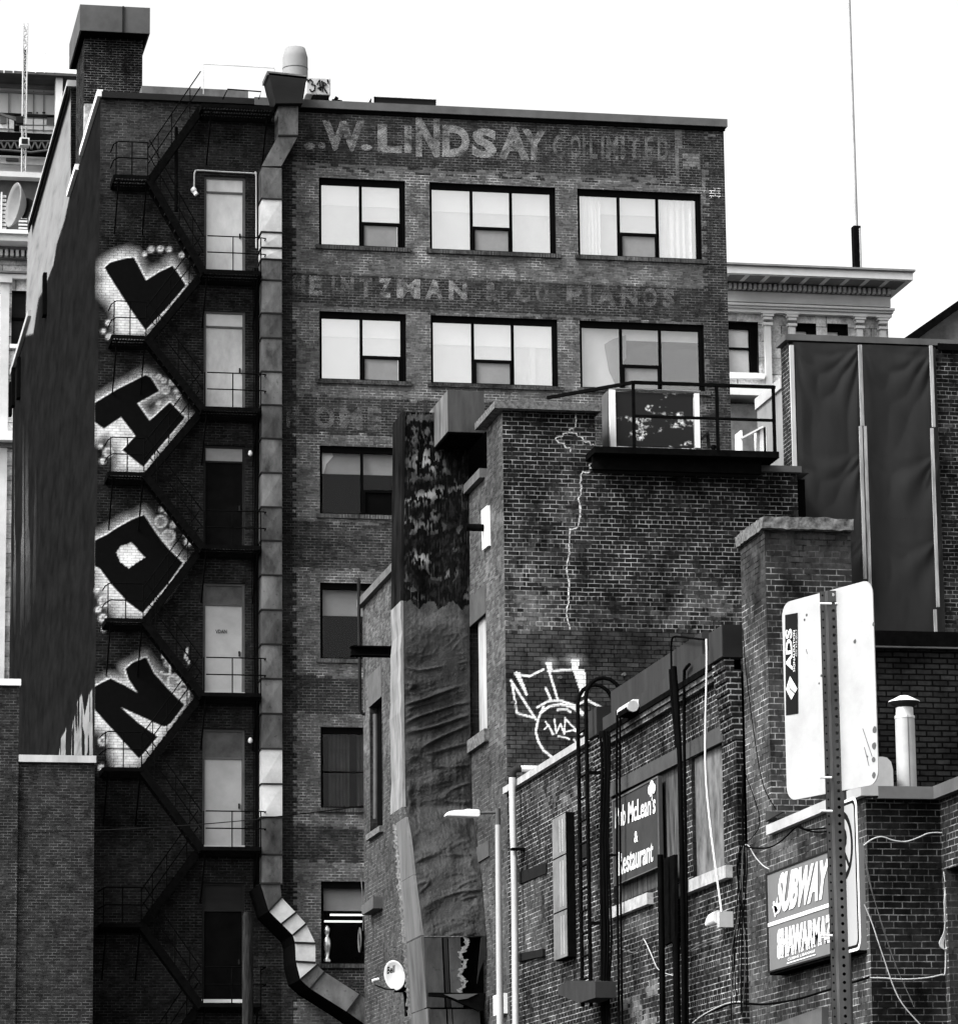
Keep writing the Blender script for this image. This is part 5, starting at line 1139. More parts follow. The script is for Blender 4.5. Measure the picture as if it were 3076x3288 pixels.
b.prism([(p[0], 43, 5.02), (xr_, 43, 5.02), (xr_, 43, zq-.15), (xr_-.02, 43, zq-.06), (xr_-.07, 43, zq-.01), (xr_-.12, 43, zq), (p[0], 43, zq)], (0, .5, 0)); tag(b.build('round_cowl', M_lightmetal), 'pale round shouldered metal cowl partly hidden behind the street sign', 'cowl')

# shop light box sign
ss = thing('shop_sign', 'big grey light box sign with two shop names in white on the wing wall', 'sign', tuple(oX(2470, 3125, XS-.2)))
XF = XS-.2
a = oX(2460, 2807, XF); c = oX(2465, 3127, XF); ye_ = oX(2722, 2800, XF)[1]
MB().box(XF, XS-.001, ye_, a[1], c[2], a[2]).build('casing', M_signgrey, ss); MB().box(XF+.01, XS-.002, ye_+.01, a[1]-.01, c[2]-.03, c[2]-.002).build('dark_underside', M_blackmetal, ss)
b = MB(); b.box(XF-.012, XF, ye_, a[1], a[2]-.02, a[2]); b.box(XF-.012, XF, ye_, a[1], c[2], c[2]+.02); b.box(XF-.012, XF, a[1]-.05, a[1], c[2]+.02, a[2]-.02); b.build('rim', M_darkmetal, ss)
zs1 = oX(2463, 2974, XF)[2]; MB().box(XF-.01, XF, ye_, a[1]-.05, zs1-.022, zs1+.022).build('white_stripe', M_white, ss)
text('lettering', 'SUBWAY', QX([(2500, 2806), (2666, 2754), (2658, 2884), (2490, 2938)], XF-.005), M_white, ss, bold=.05, shear=.2, nrm=nx)
b = MB(); P_ = QX([(2481, 2912), (2505, 2905), (2489, 2948)], XF-.006); b.prism(P_, (-.004, 0, 0)); P_ = QX([(2482, 2900), (2486, 2895), (2500, 2925), (2490, 2935)], XF-.006); b.prism(P_, (-.004, 0, 0)); b.build('arrow_mark', M_white, ss)
text('lettering_outline', 'SHAWARMAZ', QX([(2496, 2986), (2676, 2933), (2676, 3024), (2496, 3084)], XF-.002), M_white, ss, bold=.07, nrm=nx, thick=.003)
text('lettering_shadow', 'SHAWARMAZ', QX([(2501, 2994), (2672, 2943), (2672, 3015), (2500, 3074)], XF-.006), plain('grey_lettering', .35, .5, var=.05), ss, bold=.045, nrm=nx, thick=.003)
text('lettering', 'SHAWARMAZ', QX([(2502, 2995), (2671, 2945), (2671, 3013), (2501, 3072)], XF-.011), M_white, ss, bold=.02, nrm=nx, thick=.003)
text('small_lettering', 'CUISINE LIBANAISE', QX([(2530, 3078), (2618, 3050), (2618, 3058), (2530, 3087)], XF-.005), M_white, ss, bold=.01, nrm=nx)
b = MB(); P_ = QX([(2527, 3093), (2619, 3065), (2619, 3068), (2527, 3097)], XF-.005); b.prism(P_, (-.003, 0, 0)); b.build('underline', M_white, ss)
pX('wall_board', [(2505, 3290), (2660, 3235), (2660, 3330), (2505, 3400)], XS, .08, M_midmetal, None, 'pale board at the very bottom of the wing wall under the shop sign', 'board')
pX('coping_plate', [(2465, 2605), (2520, 2608), (2480, 2630), (2464, 2640)], XS-.02, .03, M_greyplate, wing)

# cables on the wing and pub corner
wire('cable', [(2390, 2718), (2420, 2724), (2470, 2722), (2510, 2700), (2560, 2655), (2590, 2665), (2650, 2660)], 'X', XS, .01, M_cable, 'looping black cable under the wing coping left of the post', off=.06)
wire('cable', [(2560, 2655), (2600, 2670), (2645, 2672), (2690, 2660)], 'X', XS, .01, M_cable, 'second black cable crossing behind the post above the shop sign', off=.05)
wire('cable', [(2392, 2714), (2405, 2718), (2425, 2752), (2450, 2780), (2470, 2792)], 'X', XS, .008, M_lightmetal, 'white cable hooking down to the shop sign left corner', off=.06)
wire('cable', [(2215, 3290), (2260, 3262), (2320, 3235), (2360, 3222), (2400, 3224), (2460, 3226), (2560, 3210), (2660, 3180), (2790, 3140)], 'X', XB, .014, M_cable, 'thick black cable swagging across the bottom of both brick walls', off=.12)
wire('cable', [(2225, 3286), (2262, 3258), (2320, 3229), (2358, 3219), (2384, 3219)], 'X', XB, .01, M_lightmetal, 'pale cable tied along the thick swagging cable', off=.16)
rnd = random.Random(5)
for i in range(9):
    x0 = 2388+rnd.uniform(-10, 10); x1 = 2345+i*6+rnd.uniform(-6, 6); w_ = i in (2, 6)
    P_ = [(x0, 2712+rnd.uniform(-5, 15)), (x0-8+rnd.uniform(-10, 10), 2800), ((x0+x1)/2, 2930), (x1+rnd.uniform(-8, 8), 3080), (x1, 3225+rnd.uniform(-20, 60))]
    wire('cable', P_, 'X', XB, .007 if not w_ else .006, M_cable if not w_ else M_midmetal, 'thin cable hanging in the tangle down the corner between pub and wing', group='thin cables tangled at the pub corner', off=.2+.02*i, n=5)
wire('cable', [(2382, 2470), (2386, 2500), (2384, 2600), (2386, 2700)], 'X', XB, .015, M_cable, 'dark cable running up the corner above the tangle', off=.1)
wire('cable', [(2395, 2490), (2440, 2640), (2392, 2712)], 'X', XS, .006, M_cable, 'thin wire bowing right of the pub corner above the tangle', off=.05)
wire('cable', [(2385, 2020), (2395, 2150), (2420, 2350), (2450, 2520), (2492, 2600)], 'X', XS, .006, M_cable, 'thin wire slanting down the chimney flank', off=.04)
wire('cable', [(2773, 2716), (2800, 2696), (2832, 2688), (2870, 2700), (2910, 2703), (2950, 2690), (2980, 2677), (3020, 2675), (3048, 2682), (3055, 2700), (3068, 2745)], 'Y', YR, .008, M_offwhite, 'white cable wandering across the dark end wall at the right', off=.05)
wire('cable', [(2772, 3142), (2830, 3142), (2900, 3146), (2970, 3142), (3020, 3132), (3035, 3120), (3036, 3000), (3034, 2900), (3033, 2810)], 'Y', YR, .009, M_offwhite, 'white cable along the bottom of the dark end wall rising to a coil', off=.06)
b = MB()
for i in range(5): b.tube(catmull([oY(3030+2*i, 2800+4*i, YR-.08), oY(3036+2*i, 2850, YR-.09), oY(3032+1.5*i, 2900, YR-.1), oY(3036-i, 2990, YR-.08), oY(3028-3*i, 3030, YR-.07), oY(3034, 3050, YR-.08), oY(3044+i, 3030, YR-.07), oY(3038, 2990, YR-.08)], 4), .007, 5)
b.tube(catmull([oY(3040, 3050, YR-.08), oY(3060, 3046, YR-.08), oY(3080, 3030, YR-.08)], 4), .008, 5)
tag(b.build('cable_coil', M_offwhite), 'bunched white cable coil in the right corner beside the dark window', 'cable')
wire('cable', [(2775, 2905), (2800, 2965), (2835, 3070), (2885, 3205), (2955, 3292)], 'Y', YR, .007, M_offwhite, 'bright cable slanting down right across the dark end wall', off=.3)
wire('cable', [(2774, 2730), (2790, 2830), (2830, 2960), (2880, 3110), (2930, 3220)], 'Y', YR, .005, M_midmetal, 'faint wire slanting down right above the bright cable', off=.25)
wire('cable', [(2774, 2720), (2800, 2860), (2860, 3060), (2935, 3235)], 'Y', YR, .004, M_midmetal, 'faintest wire slanting across the dark end wall', off=.2)
# long thin wires over the street side
def span(a, c, Ya, Yc, r_, mat, label, sag=.3):
    A = oY(*a, Ya); C_ = oY(*c, Yc); P_ = [A+(C_-A)*t-np.array([0, 0, sag*4*t*(1-t)]) for t in np.linspace(0, 1, 16)]
    tag(MB().tube(P_, r_, 5).build('overhead_wire', mat), label, 'wire')
span((-40, 2676), (845, 2630), 90, 96.8, .013, M_darkmetal, 'thin overhead wire crossing the left brick wall to the duct', .08)
span((845, 2628), (2560, 2350), 96.8, 45, .014, M_blackmetal, 'long thin overhead wire rising from the duct to the right chimney', .1)

# ================================================================== STREET SIGN (close to the camera)
D0 = 11.05
sp = thing('sign_post', 'perforated galvanised U channel post standing in front of the shop sign', 'post', tuple(oY(2690, 3288, D0)*np.array([1, 1, 0])+[0, 0, GZ]))
PX = oY(2692, 2500, D0)[0]; ztop = oY(2692, 1897, D0)[2]; pw = .0435
def holes_strip(x0, x1, y, z0, z1, cx, r_, pitch=.0254, tilt=0.):
    """metal strip with a row of round holes really cut out"""
    b = MB(); z = z1-pitch; n = 12
    while z > z0:
        c = (cx, z+pitch/2); ring = [(c[0]+r_*math.cos(2*math.pi*(k+.5)/n), c[1]+r_*math.sin(2*math.pi*(k+.5)/n)) for k in range(n)]
        def outp(k):
            a = 2*math.pi*(k+.5)/n; dx, dz = math.cos(a), math.sin(a); hx = (x1-cx) if dx > 0 else (cx-x0); s = min(hx/abs(dx) if abs(dx) > 1e-6 else 9, pitch/2/abs(dz) if abs(dz) > 1e-6 else 9); return (c[0]+dx*s, c[1]+dz*s)
        out = [outp(k) for k in range(n)]
        cor = {}
        vs = [(x, y+tilt*(x-cx), zz) for x, zz in ring+out]; fs = []
        for k in range(n): fs.append((k, n+k, n+(k+1) % n, (k+1) % n))
        m0 = len(vs); vs += [(x1, y+tilt*(x1-cx), z+pitch), (x0, y+tilt*(x0-cx), z+pitch), (x0, y+tilt*(x0-cx), z), (x1, y+tilt*(x1-cx), z)]
        for q_, ci in ((0, 0), (1, 1), (2, 2), (3, 3)):
            k0 = [k for k in range(n)]; cx_, cz_ = [(x1, z+pitch), (x0, z+pitch), (x0, z), (x1, z)][q_]
            kk = min(range(n), key=lambda k: abs(((math.atan2(cz_-c[1], cx_-c[0])-2*math.pi*(k+1)/n+math.pi) % (2*math.pi))-math.pi)); fs.append((n+kk, m0+ci, n+(kk+1) % n))
        b.add(vs, [tuple(reversed(f)) for f in fs]); z -= pitch
    return b
holes_strip(PX-.017, PX+.017, D0, GZ, ztop, PX, .0052).build('web', M_post, sp)
b = MB(); b.quad((PX-.017, D0, GZ), (PX-.017, D0, ztop), (PX-.021, D0+.018, ztop), (PX-.021, D0+.018, GZ)); b.quad((PX+.017, D0, GZ), (PX+.028, D0+.018, GZ), (PX+.028, D0+.018, ztop), (PX+.017, D0, ztop)); b.build('channel_side', M_post, sp)
holes_strip(PX-.036, PX-.0212, D0+.018, GZ, ztop, PX-.0285, .0032).build('flange', M_post, sp)
MB().box(PX-.036, PX+.03, D0+.020, D0+.022, GZ, ztop-.001).build('back_shadow_plate', M_blackmetal, sp)
# upper sign seen from behind
ang = R(71); su = np.array([math.cos(ang), -math.sin(ang), 0]); ctr = np.array([oY(2672, 2200, D0+.03)[0], D0+.045, 0]); sn = np.array([-math.sin(ang), -math.cos(ang), 0])
def rr_plate(uL, uR, z0, z1, rad, thick, pos, mat, name, par=None, inset=0, fr=0):
    P_ = []
    for cx, cz, a0 in ((uR-rad, z1-rad, 0), (uL+rad, z1-rad, 90), (uL+rad, z0+rad, 180), (uR-rad, z0+rad, 270)):
        for k in range(7): a = R(a0+15*k); P_.append(pos+su_*(cx+rad*math.cos(a))+np.array([0, 0, cz+rad*math.sin(a)]))
    return MB().prism(P_, sn_*thick).build(name, mat, par)
su_, sn_ = su, sn
def su_at(x, y):
    P_ = oP(x, y, ctr, sn); return (P_-ctr)@su, P_[2]
uL, _ = su_at(2521, 2250); uR, _ = su_at(2815, 2250); zT = (su_at(2800, 1858)[1]+su_at(2550, 1930)[1])/2; zB = (su_at(2560, 2562)[1]+su_at(2790, 2530)[1])/2
us_ = thing('street_sign', 'large rounded street sign seen from its bare metal back, with a black maker sticker', 'sign', tuple(ctr+np.array([0, 0, zB])))
rr_plate(uL, uR, zB, zT, .045, .003, ctr, M_signback, 'plate', us_)
rng = random.Random(3)
b = MB()
for (x, y, r_) in ((2590, 1975, .004), (2583, 1990, .0035), (2745, 2060, .006), (2805, 2005, .005), (2808, 2345, .009), (2806, 2395, .009), (2805, 2440, .007), (2806, 2490, .008), (2637, 2170, .004), (2630, 2195, .003), (2785, 2430, .003)):
    c = oP(x, y, ctr+sn*.0035, sn); b = MB(); b.prism([c+su*r_*(1+.4*rng.random())*math.cos(k*math.pi/4)+np.array([0, 0, r_*(1+.5*rng.random())*math.sin(k*math.pi/4)]) for k in range(8)], sn*.0005); b.build('scuff', M_midmetal, us_)
for (x0, y0, x1, y1) in ((2770, 2340, 2800, 2430), (2775, 2400, 2790, 2460), (2588, 2085, 2592, 2100)):
    a = oP(x0, y0, ctr+sn*.004, sn); c = oP(x1, y1, ctr+sn*.004, sn); MB().beam(a, c, .0015, .0008).build('scratch', M_midmetal, us_)
c1 = ctr+sn*.004
sq = lambda L: [oP(x, y, c1, sn) for x, y in L]
stk = MB().prism(sq([(2521, 1975), (2561, 1968), (2563, 2292), (2524, 2298)]), sn*.0006).build('sticker', plain('sticker_black', .01, .4, var=.1), us_)
c1 = ctr+sn*.0048
# lettering runs upwards along the sticker
text('lettering', 'ADS', sq([(2525, 2155), (2522, 2022), (2543, 2018), (2545, 2152)]), M_white, stk, bold=.03, nrm=sn, thick=.0005)
text('small_lettering', 'SIGNALISATION', sq([(2547, 2158), (2547, 2025), (2553, 2024), (2553, 2157)]), M_white, stk, nrm=sn, thick=.0005)
text('small_lettering', '450 978-0017', sq([(2555, 2110), (2555, 2022), (2560, 2021), (2560, 2109)]), M_lightmetal, stk, nrm=sn, thick=.0005)
MB().prism(sq([(2537, 2172), (2560, 2212), (2541, 2247), (2524, 2214)]), sn*.0006).build('emblem', M_white, stk)
c1 = ctr+sn*.0056
MB().prism(sq([(2532, 2190), (2537, 2210), (2553, 2225), (2551, 2229), (2535, 2213)]), sn*.0004).build('emblem_line', MATS['sticker_black'], stk)
for y in (1938, 2497, ): 
    c = oY(2640, y, D0-.0); MB().tube([c+[-.008, 0, 0], c+[.03, 0, 0]], .0035, 8).build('bolt', M_white, us_)
    c = oY(2682, y, D0-.004); MB().tube([c+[0, 0, 0], c+[.014, 0, 0]], .003, 8).build('bolt', M_white, us_) if y < 2000 else None
# lower sign, face towards the camera side
ang2 = R(89); su_ = np.array([math.cos(ang2), -math.sin(ang2), 0]); sn_ = np.array([-math.sin(ang2), -math.cos(ang2), 0]); ct2 = np.array([oY(2719, 2800, D0)[0], D0+.03, 0])
def s2(x, y): P_ = oP(x, y, ct2, sn_); return (P_-ct2)@su_, P_[2]
uR2 = .15; zT2 = s2(2760, 2552)[1]; zB2 = s2(2760, 3052)[1]; uL2 = -.15
ns = thing('parking_sign', 'narrow white no parking sign edge on behind the perforated post', 'sign', tuple(ct2+np.array([0, 0, zB2])))
rr_plate(uL2, uR2, zB2, zT2, .035, .002, ct2, M_white, 'plate', ns); rr_plate(uL2+.012, uR2-.012, zB2+.009, zT2-.009, .028, .0025, ct2, MATS['sticker_black'], 'border', ns); rr_plate(uL2+.024, uR2-.024, zB2+.018, zT2-.018, .022, .003, ct2, plain('sign_face_white', .3, .4, var=.05), 'face', ns)
zc_ = s2(2740, 2708)[1]; b = MB(); n = 40; ro, ri = .108, .088
P0 = ct2+sn_*.0035; vs = []
for k in range(n):
    a = 2*math.pi*k/n
    for r_ in (ro, ri): vs.append(P0+su_*r_*math.cos(a)+np.array([0, 0, zc_+r_*math.sin(a)]))
b.add(vs, [(2*k, 2*k+1, (2*k+3) % (2*n), (2*k+2) % (2*n)) for k in range(n)]); b.build('prohibition_ring', MATS['sticker_black'], ns)
A = P0+su_*(-.07)+np.array([0, 0, zc_+.07]); B_ = P0+su_*.07+np.array([0, 0, zc_-.07]); MB().beam(A, B_, .014, .001, tuple(sn_)).build('slash', MATS['sticker_black'], ns)
text('letter_p', 'P', [P0+su_*-.05+np.array([0, 0, zc_+.06]), P0+su_*.05+np.array([0, 0, zc_+.06]), P0+su_*.05+np.array([0, 0, zc_-.06]), P0+su_*-.05+np.array([0, 0, zc_-.06])], MATS['sticker_black'], ns, bold=.04, nrm=sn_, thick=.0003)
for y in (2605, 3005):
    c = oY(2642, y, D0-.0); MB().tube([c+[-.008, 0, 0], c+[.03, 0, 0]], .0035, 8).build('bolt', M_white, ns)

# ================================================================== STREET LAMP, DISH, TIMBER POST
sl = thing('street_lamp', 'slender pale street lamp with a flat head reaching left', 'street lamp', tuple(oY(1592, 3288, 56)*np.array([1, 1, 0])+[0, 0, GZ]))
pt = oY(1598, 2597, 56); px_ = pt[0]
MB().tube([(px_, 56, GZ), (px_, 56, pt[2]-.25)], [.075, .042], 14).build('pole', plain('pale_pole', .3, .5, var=.15, scale=3, streak=(1, 1, .3)), sl); MB().tube([(px_, 56, pt[2]-.25), (px_, 56, pt[2])], [.042, .040], 14).build('pole_top', M_midmetal, sl)
a = oY(1590, 2610, 56); c = oY(1540, 2612, 56); MB().tube([a, c], .022, 8).build('arm', M_midmetal, sl)
P_ = [oY(x, y, 55.9) for x, y in ((1432, 2619), (1440, 2607), (1462, 2602), (1490, 2601), (1500, 2598), (1538, 2600), (1542, 2604), (1542, 2621), (1535, 2624), (1436, 2620))]; MB().prism(P_, (0, .2, 0)).build('lamp_head', M_white, sl, bevel=.01)
ds = thing('satellite_dish', 'round white satellite dish with the word Bell on the annex flank', 'satellite dish', tuple(oY(1266, 3190, 71)))
cx_ = oY(1267, 3133, 70.5); w_ = 50/FP*70.5
n1 = Vector((-.62, -.78, .1)).normalized(); ux = n1.cross(Vector((0, 0, 1))).normalized(); uz = ux.cross(n1).normalized(); b = MB(); vs = []; N_ = 28; rings = 7
tilt = .18
for i in range(rings+1):
    r_ = w_*i/rings
    for k in range(N_):
        a = 2*math.pi*k/N_; p = Vector(cx_)+ux*(r_*math.cos(a)*.78+tilt*r_*math.sin(a))*1.0+uz*r_*math.sin(a)+n1*(.10*(i/rings)**2-.1); vs.append(p)
b.add(vs, [(i*N_+k, (i+1)*N_+k, (i+1)*N_+(k+1) % N_, i*N_+(k+1) % N_) for i in range(rings) for k in range(N_)], True); o = b.build('reflector', M_offwhite, ds); sm_ = o.modifiers.new('thick', 'SOLIDIFY'); sm_.thickness = .012
b = MB(); cc = Vector(cx_); b.tube([cc-n1*.1, cc-n1*.3-Vector((0, 0, .1)), cc-n1*.42-Vector((0, 0, .35)), Vector((XB-.05, cc.y+.1, cc.z-.75))], .03, 8); b.build('mast', M_blackmetal, ds)
b = MB(); b.box(cc.x+.05, cc.x+.3, cc.y+.1, cc.y+.35, cc.z-.3, cc.z-.1); b.build('bracket', M_blackmetal, ds)
b = MB(); b.tube([cc-Vector((0, 0, w_*.9)), oY(1240, 3178, 70.2), oY(1205, 3165, 69.9)], .014, 6); b.build('feed_arm', M_darkmetal, ds); MB().tube([oY(1195, 3152, 69.9), oY(1217, 3146, 69.9)], .035, 10).build('feed_horn', M_offwhite, ds)
text('lettering', 'Bell', [oY(1262, 3112, 70.40), oY(1286, 3106, 70.40), oY(1285, 3130, 70.40), oY(1261, 3136, 70.40)], M_frame, ds, bold=.03, nrm=np.array(n1), thick=.22)
tp = MB(); a = oY(795, 2930, 84); tp.tube([(a[0]+.02, 84, GZ), (a[0], 84, a[2]-.1), (a[0], 84, a[2])], [.15, .115, .08], 14); tag(tp.build('timber_post', plain('dark_timber', .014, .95, var=.9, scale=6, streak=(3, 3, .3), bmp=.6)), 'weathered dark timber pole below the fire escape doors', 'post')
wb = MB(); p = oX(1612, 3195, XB-.05); wb.box(XB-.12, XB, p[1]-.5, p[1]+.25, p[2]-.28, p[2]+.36) if False else wb.box(XB-.1, XB, 61.1, 61.8, oX(1615, 3260, XB)[2], oX(1615, 3195, XB)[2]); tag(wb.build('white_plate', M_white), 'small white plate low on the annex flank right of the street lamp pole', 'plate')
for x, lb in ((1610, 1), (1618, 2)): pass

# small brick building bottom left
lb_ = thing('yard_building', 'plain low brick building with bright metal coping at the lower left', 'building', (5, 97, GZ))
xk = oY(303, 2600, 96)[0]; xj = oY(57, 2600, 96.0)[0]
wallgrid('front_wall', 'Y', 96.0, xj, xk, GZ, 12.5, [], lambda px, py, u, z, rb, rr: (.021*(.8+.4*fbm(px, py, .01)), .085*(.6+.7*fbm(px, py, .02, 3))), M_brick, lb_)
wallgrid('upper_wall', 'Y', 95.9, xj-4, xj, GZ, 14.45, [], lambda px, py, u, z, rb, rr: (.021*(.8+.4*fbm(px, py, .01)), .085*(.6+.7*fbm(px, py, .02, 3))), M_brick, lb_)
MB().box(xj-4, xj-.01, 95.91, 97.9, GZ, 14.44).build('core', M_brick0, lb_); MB().box(xj, xk, 96.01, 97.9, GZ, 12.49).build('core', M_brick0, lb_)
MB().box(xj-.02, xk+.03, 95.9, 98, 12.5, 12.68).build('metal_coping', M_offwhite, lb_); MB().box(xj-4, xj+.03, 95.8, 98, 14.45, 14.62).build('metal_coping', M_white, lb_)

# ================================================================== TARPED BUILDING ON THE RIGHT
YT = 62.0; XT = 17.6
tb = thing('tarped_building', 'brick building hung with dark tarpaulins on its front at the right edge', 'building', (20, YT, GZ))
wallgrid('front_wall', 'Y', YT, XT, 25, GZ, 15.68, [], lambda px, py, u, z, rb, rr: (.013*(.6+1.0*fbm(px, py, .015, 2))+.02*(rb > .85), .22*(.5+.8*fbm(px, py, .02, 3))), M_brickA, tb)
wallgrid('flank_wall', 'X', XT, YT, YT+.5, 9, 15.68, [], lambda px, py, u, z, rb, rr: (.02+0*px, .22+0*px), M_brickA, tb)
MB().box(XT+.01, 25, YT+.05, YT+.5, GZ, 15.67).build('parapet', M_brick0, tb)
MB().box(XT-.08, 25, YT-.1, YT+.55, 15.69, 15.8).build('coping', M_midmetal, tb)
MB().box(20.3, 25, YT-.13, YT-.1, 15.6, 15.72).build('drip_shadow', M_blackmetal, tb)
# lower flank with sloping line of coping going back
q = oX(2430, 1290, XT+.02); zc_ = q[2]
MB().box(XT+.02, 24, YT+.5, q[1], GZ, zc_-.15).build('rear_part', plain('grey_render', .17, .9, var=.25, scale=1), tb)
MB().box(XT-.02, XT+.3, YT+.5, q[1], zc_-.15, zc_+.05).build('rear_coping', M_lightmetal, tb)
def cloth(x0, x1, y0, y1, seed, name, label):
    a = oY(x0, y0, YT); c = oY(x1, y0, YT); zb = oY(x0, y1, YT)[2]; X0, X1, Z1 = a[0], c[0], 15.66; nu, nz = 46, 130; vs = []
    w_ = X1-X0
    for i in range(nz+1):
        z = Z1+(zb-Z1)*i/nz; t_ = i/nz
        for j in range(nu+1):
            u = j/nu; x = X0+w_*u; f = 0
            d = (Z1-z)
            for (ux_, k0) in ((1.0, 1), (0., .45)):
                for (zq, amp) in ((.0, .05), (1.9, .035), (3.4, .03)):
                    dx = abs(u-ux_)*w_; dz = (Z1-zq)-z
                    if dz <= -.02: continue
                    r_ = math.hypot(dx, dz)+.05; angq = math.atan2(dx, dz)
                    f += k0*amp*math.exp(-r_*.9)*min(1, dz*3)*math.sin(angq*9+seed)*math.exp(-angq*1.2)*2
            f += .035*mnoise.noise(Vector((x*1.1+seed, z*.25, seed)))+.012*mnoise.noise(Vector((x*4, z*.7, seed)))
            e_ = min(u, 1-u)*10; vs.append((x, YT-.06-abs(f)*min(1, e_)*1.2-.02, z))
    b = MB(); b.add(vs, [((i+1)*(nu+1)+j, (i+1)*(nu+1)+j+1, i*(nu+1)+j+1, i*(nu+1)+j) for i in range(nz) for j in range(nu)], True)
    o = b.build(name, M_cloth); tag(o, label, 'tarpaulin', 'dark tarpaulins on the right building'); return o
cloth(2541, 2762, 1095, 2050, 1.3, 'tarpaulin', 'left dark tarpaulin between the corner and the middle batten')
cloth(2762, 2998, 1095, 2050, 3.7, 'tarpaulin', 'right dark tarpaulin ending at the exposed brickwork')
def batten(x0, y0, x1, y1, w_, label, y=None):
    a = oY(x0, y0, YT-.2); c = oY(x1, y1, YT-.2); tag(MB().box(a[0]-w_/2, a[0]+w_/2, YT-.24, YT-.19, c[2], a[2]).build('batten', M_wood), label, 'batten', 'wooden battens holding the tarpaulins')
batten(2760, 1108, 2767, 1368, .06, 'upper middle batten between the two tarpaulins'); batten(2762, 1369, 2775, 1860, .052, 'lower middle batten, left of a doubled pair'); batten(2776, 1369, 2790, 1940, .055, 'lower middle batten, right of a doubled pair')
batten(2988, 1110, 3000, 1372, .055, 'upper batten at the right edge of the tarpaulins'); batten(2991, 1376, 3010, 1950, .05, 'long lower batten at the right edge of the tarpaulins'); batten(3001, 1958, 3008, 2045, .05, 'short lowest batten at the right edge of the tarpaulins')
tag(MB().box(XT+.0, XT+.07, YT-.1, YT-.04, 9, 15.6).build('batten', M_offwhite), 'pale narrow strip down the left corner of the tarped building', 'batten', 'wooden battens holding the tarpaulins')
text('lettering', 'MADE IN USA', [oY(2990, 1664, YT-.19), oY(2835, 1660, YT-.19), oY(2835, 1669, YT-.19), oY(2990, 1674, YT-.19)], M_darkmetal, tb, nrm=np.array([0, -1., 0]))

# gabled roof far right
gb = thing('gabled_building', 'distant building with a steep dark gable edge at the right margin', 'building', (27, 80, GZ))
P_ = [oY(x, y, 80) for x, y in ((2925, 1082), (3090, 972), (3400, 760), (3400, 1300), (2925, 1300))]; MB().prism(P_, (0, 8, 0)).build('wall', plain('rough_render', .2, .9, var=.6, scale=1.5), gb)
P_ = [oY(x, y, 79.4) for x, y in ((2890, 1094), (3090, 955), (3420, 725), (3420, 752), (3090, 982), (2935, 1094))]; MB().prism(P_, (0, 8.6, 0)).build('roof_edge', M_blackmetal, gb)

# ================================================================== PALE STONE BUILDING BEHIND, RIGHT
YW = 125.
pw_ = thing('stone_building', 'pale stone building with heavy bracketed cornice behind the right end of the brick building', 'building', (36, YW, GZ))
f = lambda x, y, Y=YW: oY(x, y, Y)
xl = f(2250, 1000)[0]; xr = f(2850, 1000)[0]
zz_ = lambda y, Y=YW: oY(2500, y+.043*(2500-2337), Y)[2]     # y measured at x = 2337
holesW = []
for (x0, x1, y0, y1) in ((2338, 2438, 1030, 1197), (2555, 2628, 1036, 1300), (2655, 2730, 1038, 1300)):
    a = f(x0, y0+.0); c = f(x1, y1); holesW.append((a[0], c[0], c[2], a[2]))
wallgrid('front_wall', 'Y', YW, xl, xr, GZ, zz_(930), holesW, lambda px, py, u, z, rb, rr: (.44+.04*(rb-.5), .3+0*px), brick('ashlar', course=.6, width=1.1, msize=.02, squash=False, bmp=.1), pw_, reveal=.5)
MB().box(xl, xr, YW+.6, YW+18, GZ, zz_(860)).build('rear_part', M_stone, pw_)
for h in holesW:
    w = MB(); w.box(h[1]-.28, h[1], YW+.2, YW+.4, h[2], h[3]); w.box(h[0], h[1]-.28, YW+.2, YW+.4, h[3]-.22, h[3]); w.box(h[0], h[1]-.28, YW+.22, YW+.4, (h[2]+h[3])/2-.03, (h[2]+h[3])/2+.03)
    wo = w.build('window', M_frame, pw_); MB().box(h[0], h[1]-.28, YW+.35, YW+.37, h[2], h[3]-.22).build('pane', plain('bright_pane', .5, .3, var=.1) if 'bright_pane' not in MATS else MATS['bright_pane'], wo)
def band(y0, y1, d, mat=M_stone, name='moulding', ex=0.): MB().box(xl, xr+ex+d*.3, YW-d, YW+18.2, zz_(y1, YW-d), zz_(y0, YW-d)).build(name, mat, pw_)
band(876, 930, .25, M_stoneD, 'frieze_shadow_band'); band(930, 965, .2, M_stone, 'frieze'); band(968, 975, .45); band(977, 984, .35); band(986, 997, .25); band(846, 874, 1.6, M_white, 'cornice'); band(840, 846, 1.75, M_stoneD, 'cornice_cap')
xk_ = xl
while xk_ < xr+.1:
    MB().box(xk_, xk_+.55, YW-1.35, YW-.2, zz_(899, YW-.6), zz_(880, YW-1.3)).build('bracket', M_stoneD, pw_); xk_ += .73
b = MB(); xk_ = xl; k_ = 0
while xk_ < xr and k_ < 60:
    MB().box(xk_, xk_+.11, YW-.5, YW-.26, zz_(925, YW-.4), zz_(908, YW-.4)).build('dentil', M_stone, pw_); xk_ += .182; k_ += 1
for x in (2460, 2538, 2755, 2829):
    a = f(x, 1000); p_ = MB().box(a[0]-.11, a[0]+.11, YW-.18, YW, 18, zz_(1036)).build('pilaster', M_stone, pw_)
    b = MB()
    for i, (ya, wx) in enumerate(((998, .26), (1006, .20), (1016, .15), (1034, .16))): b.box(a[0]-wx, a[0]+wx, YW-.18-wx*.5, YW, zz_(ya+8), zz_(ya))
    b.build('capital', M_stone, p_)
a = f(2338, 1200); c = f(2450, 1220); MB().box(a[0]-.5, c[0], YW-.25, YW, c[2], a[2]).build('sill', M_white, pw_)
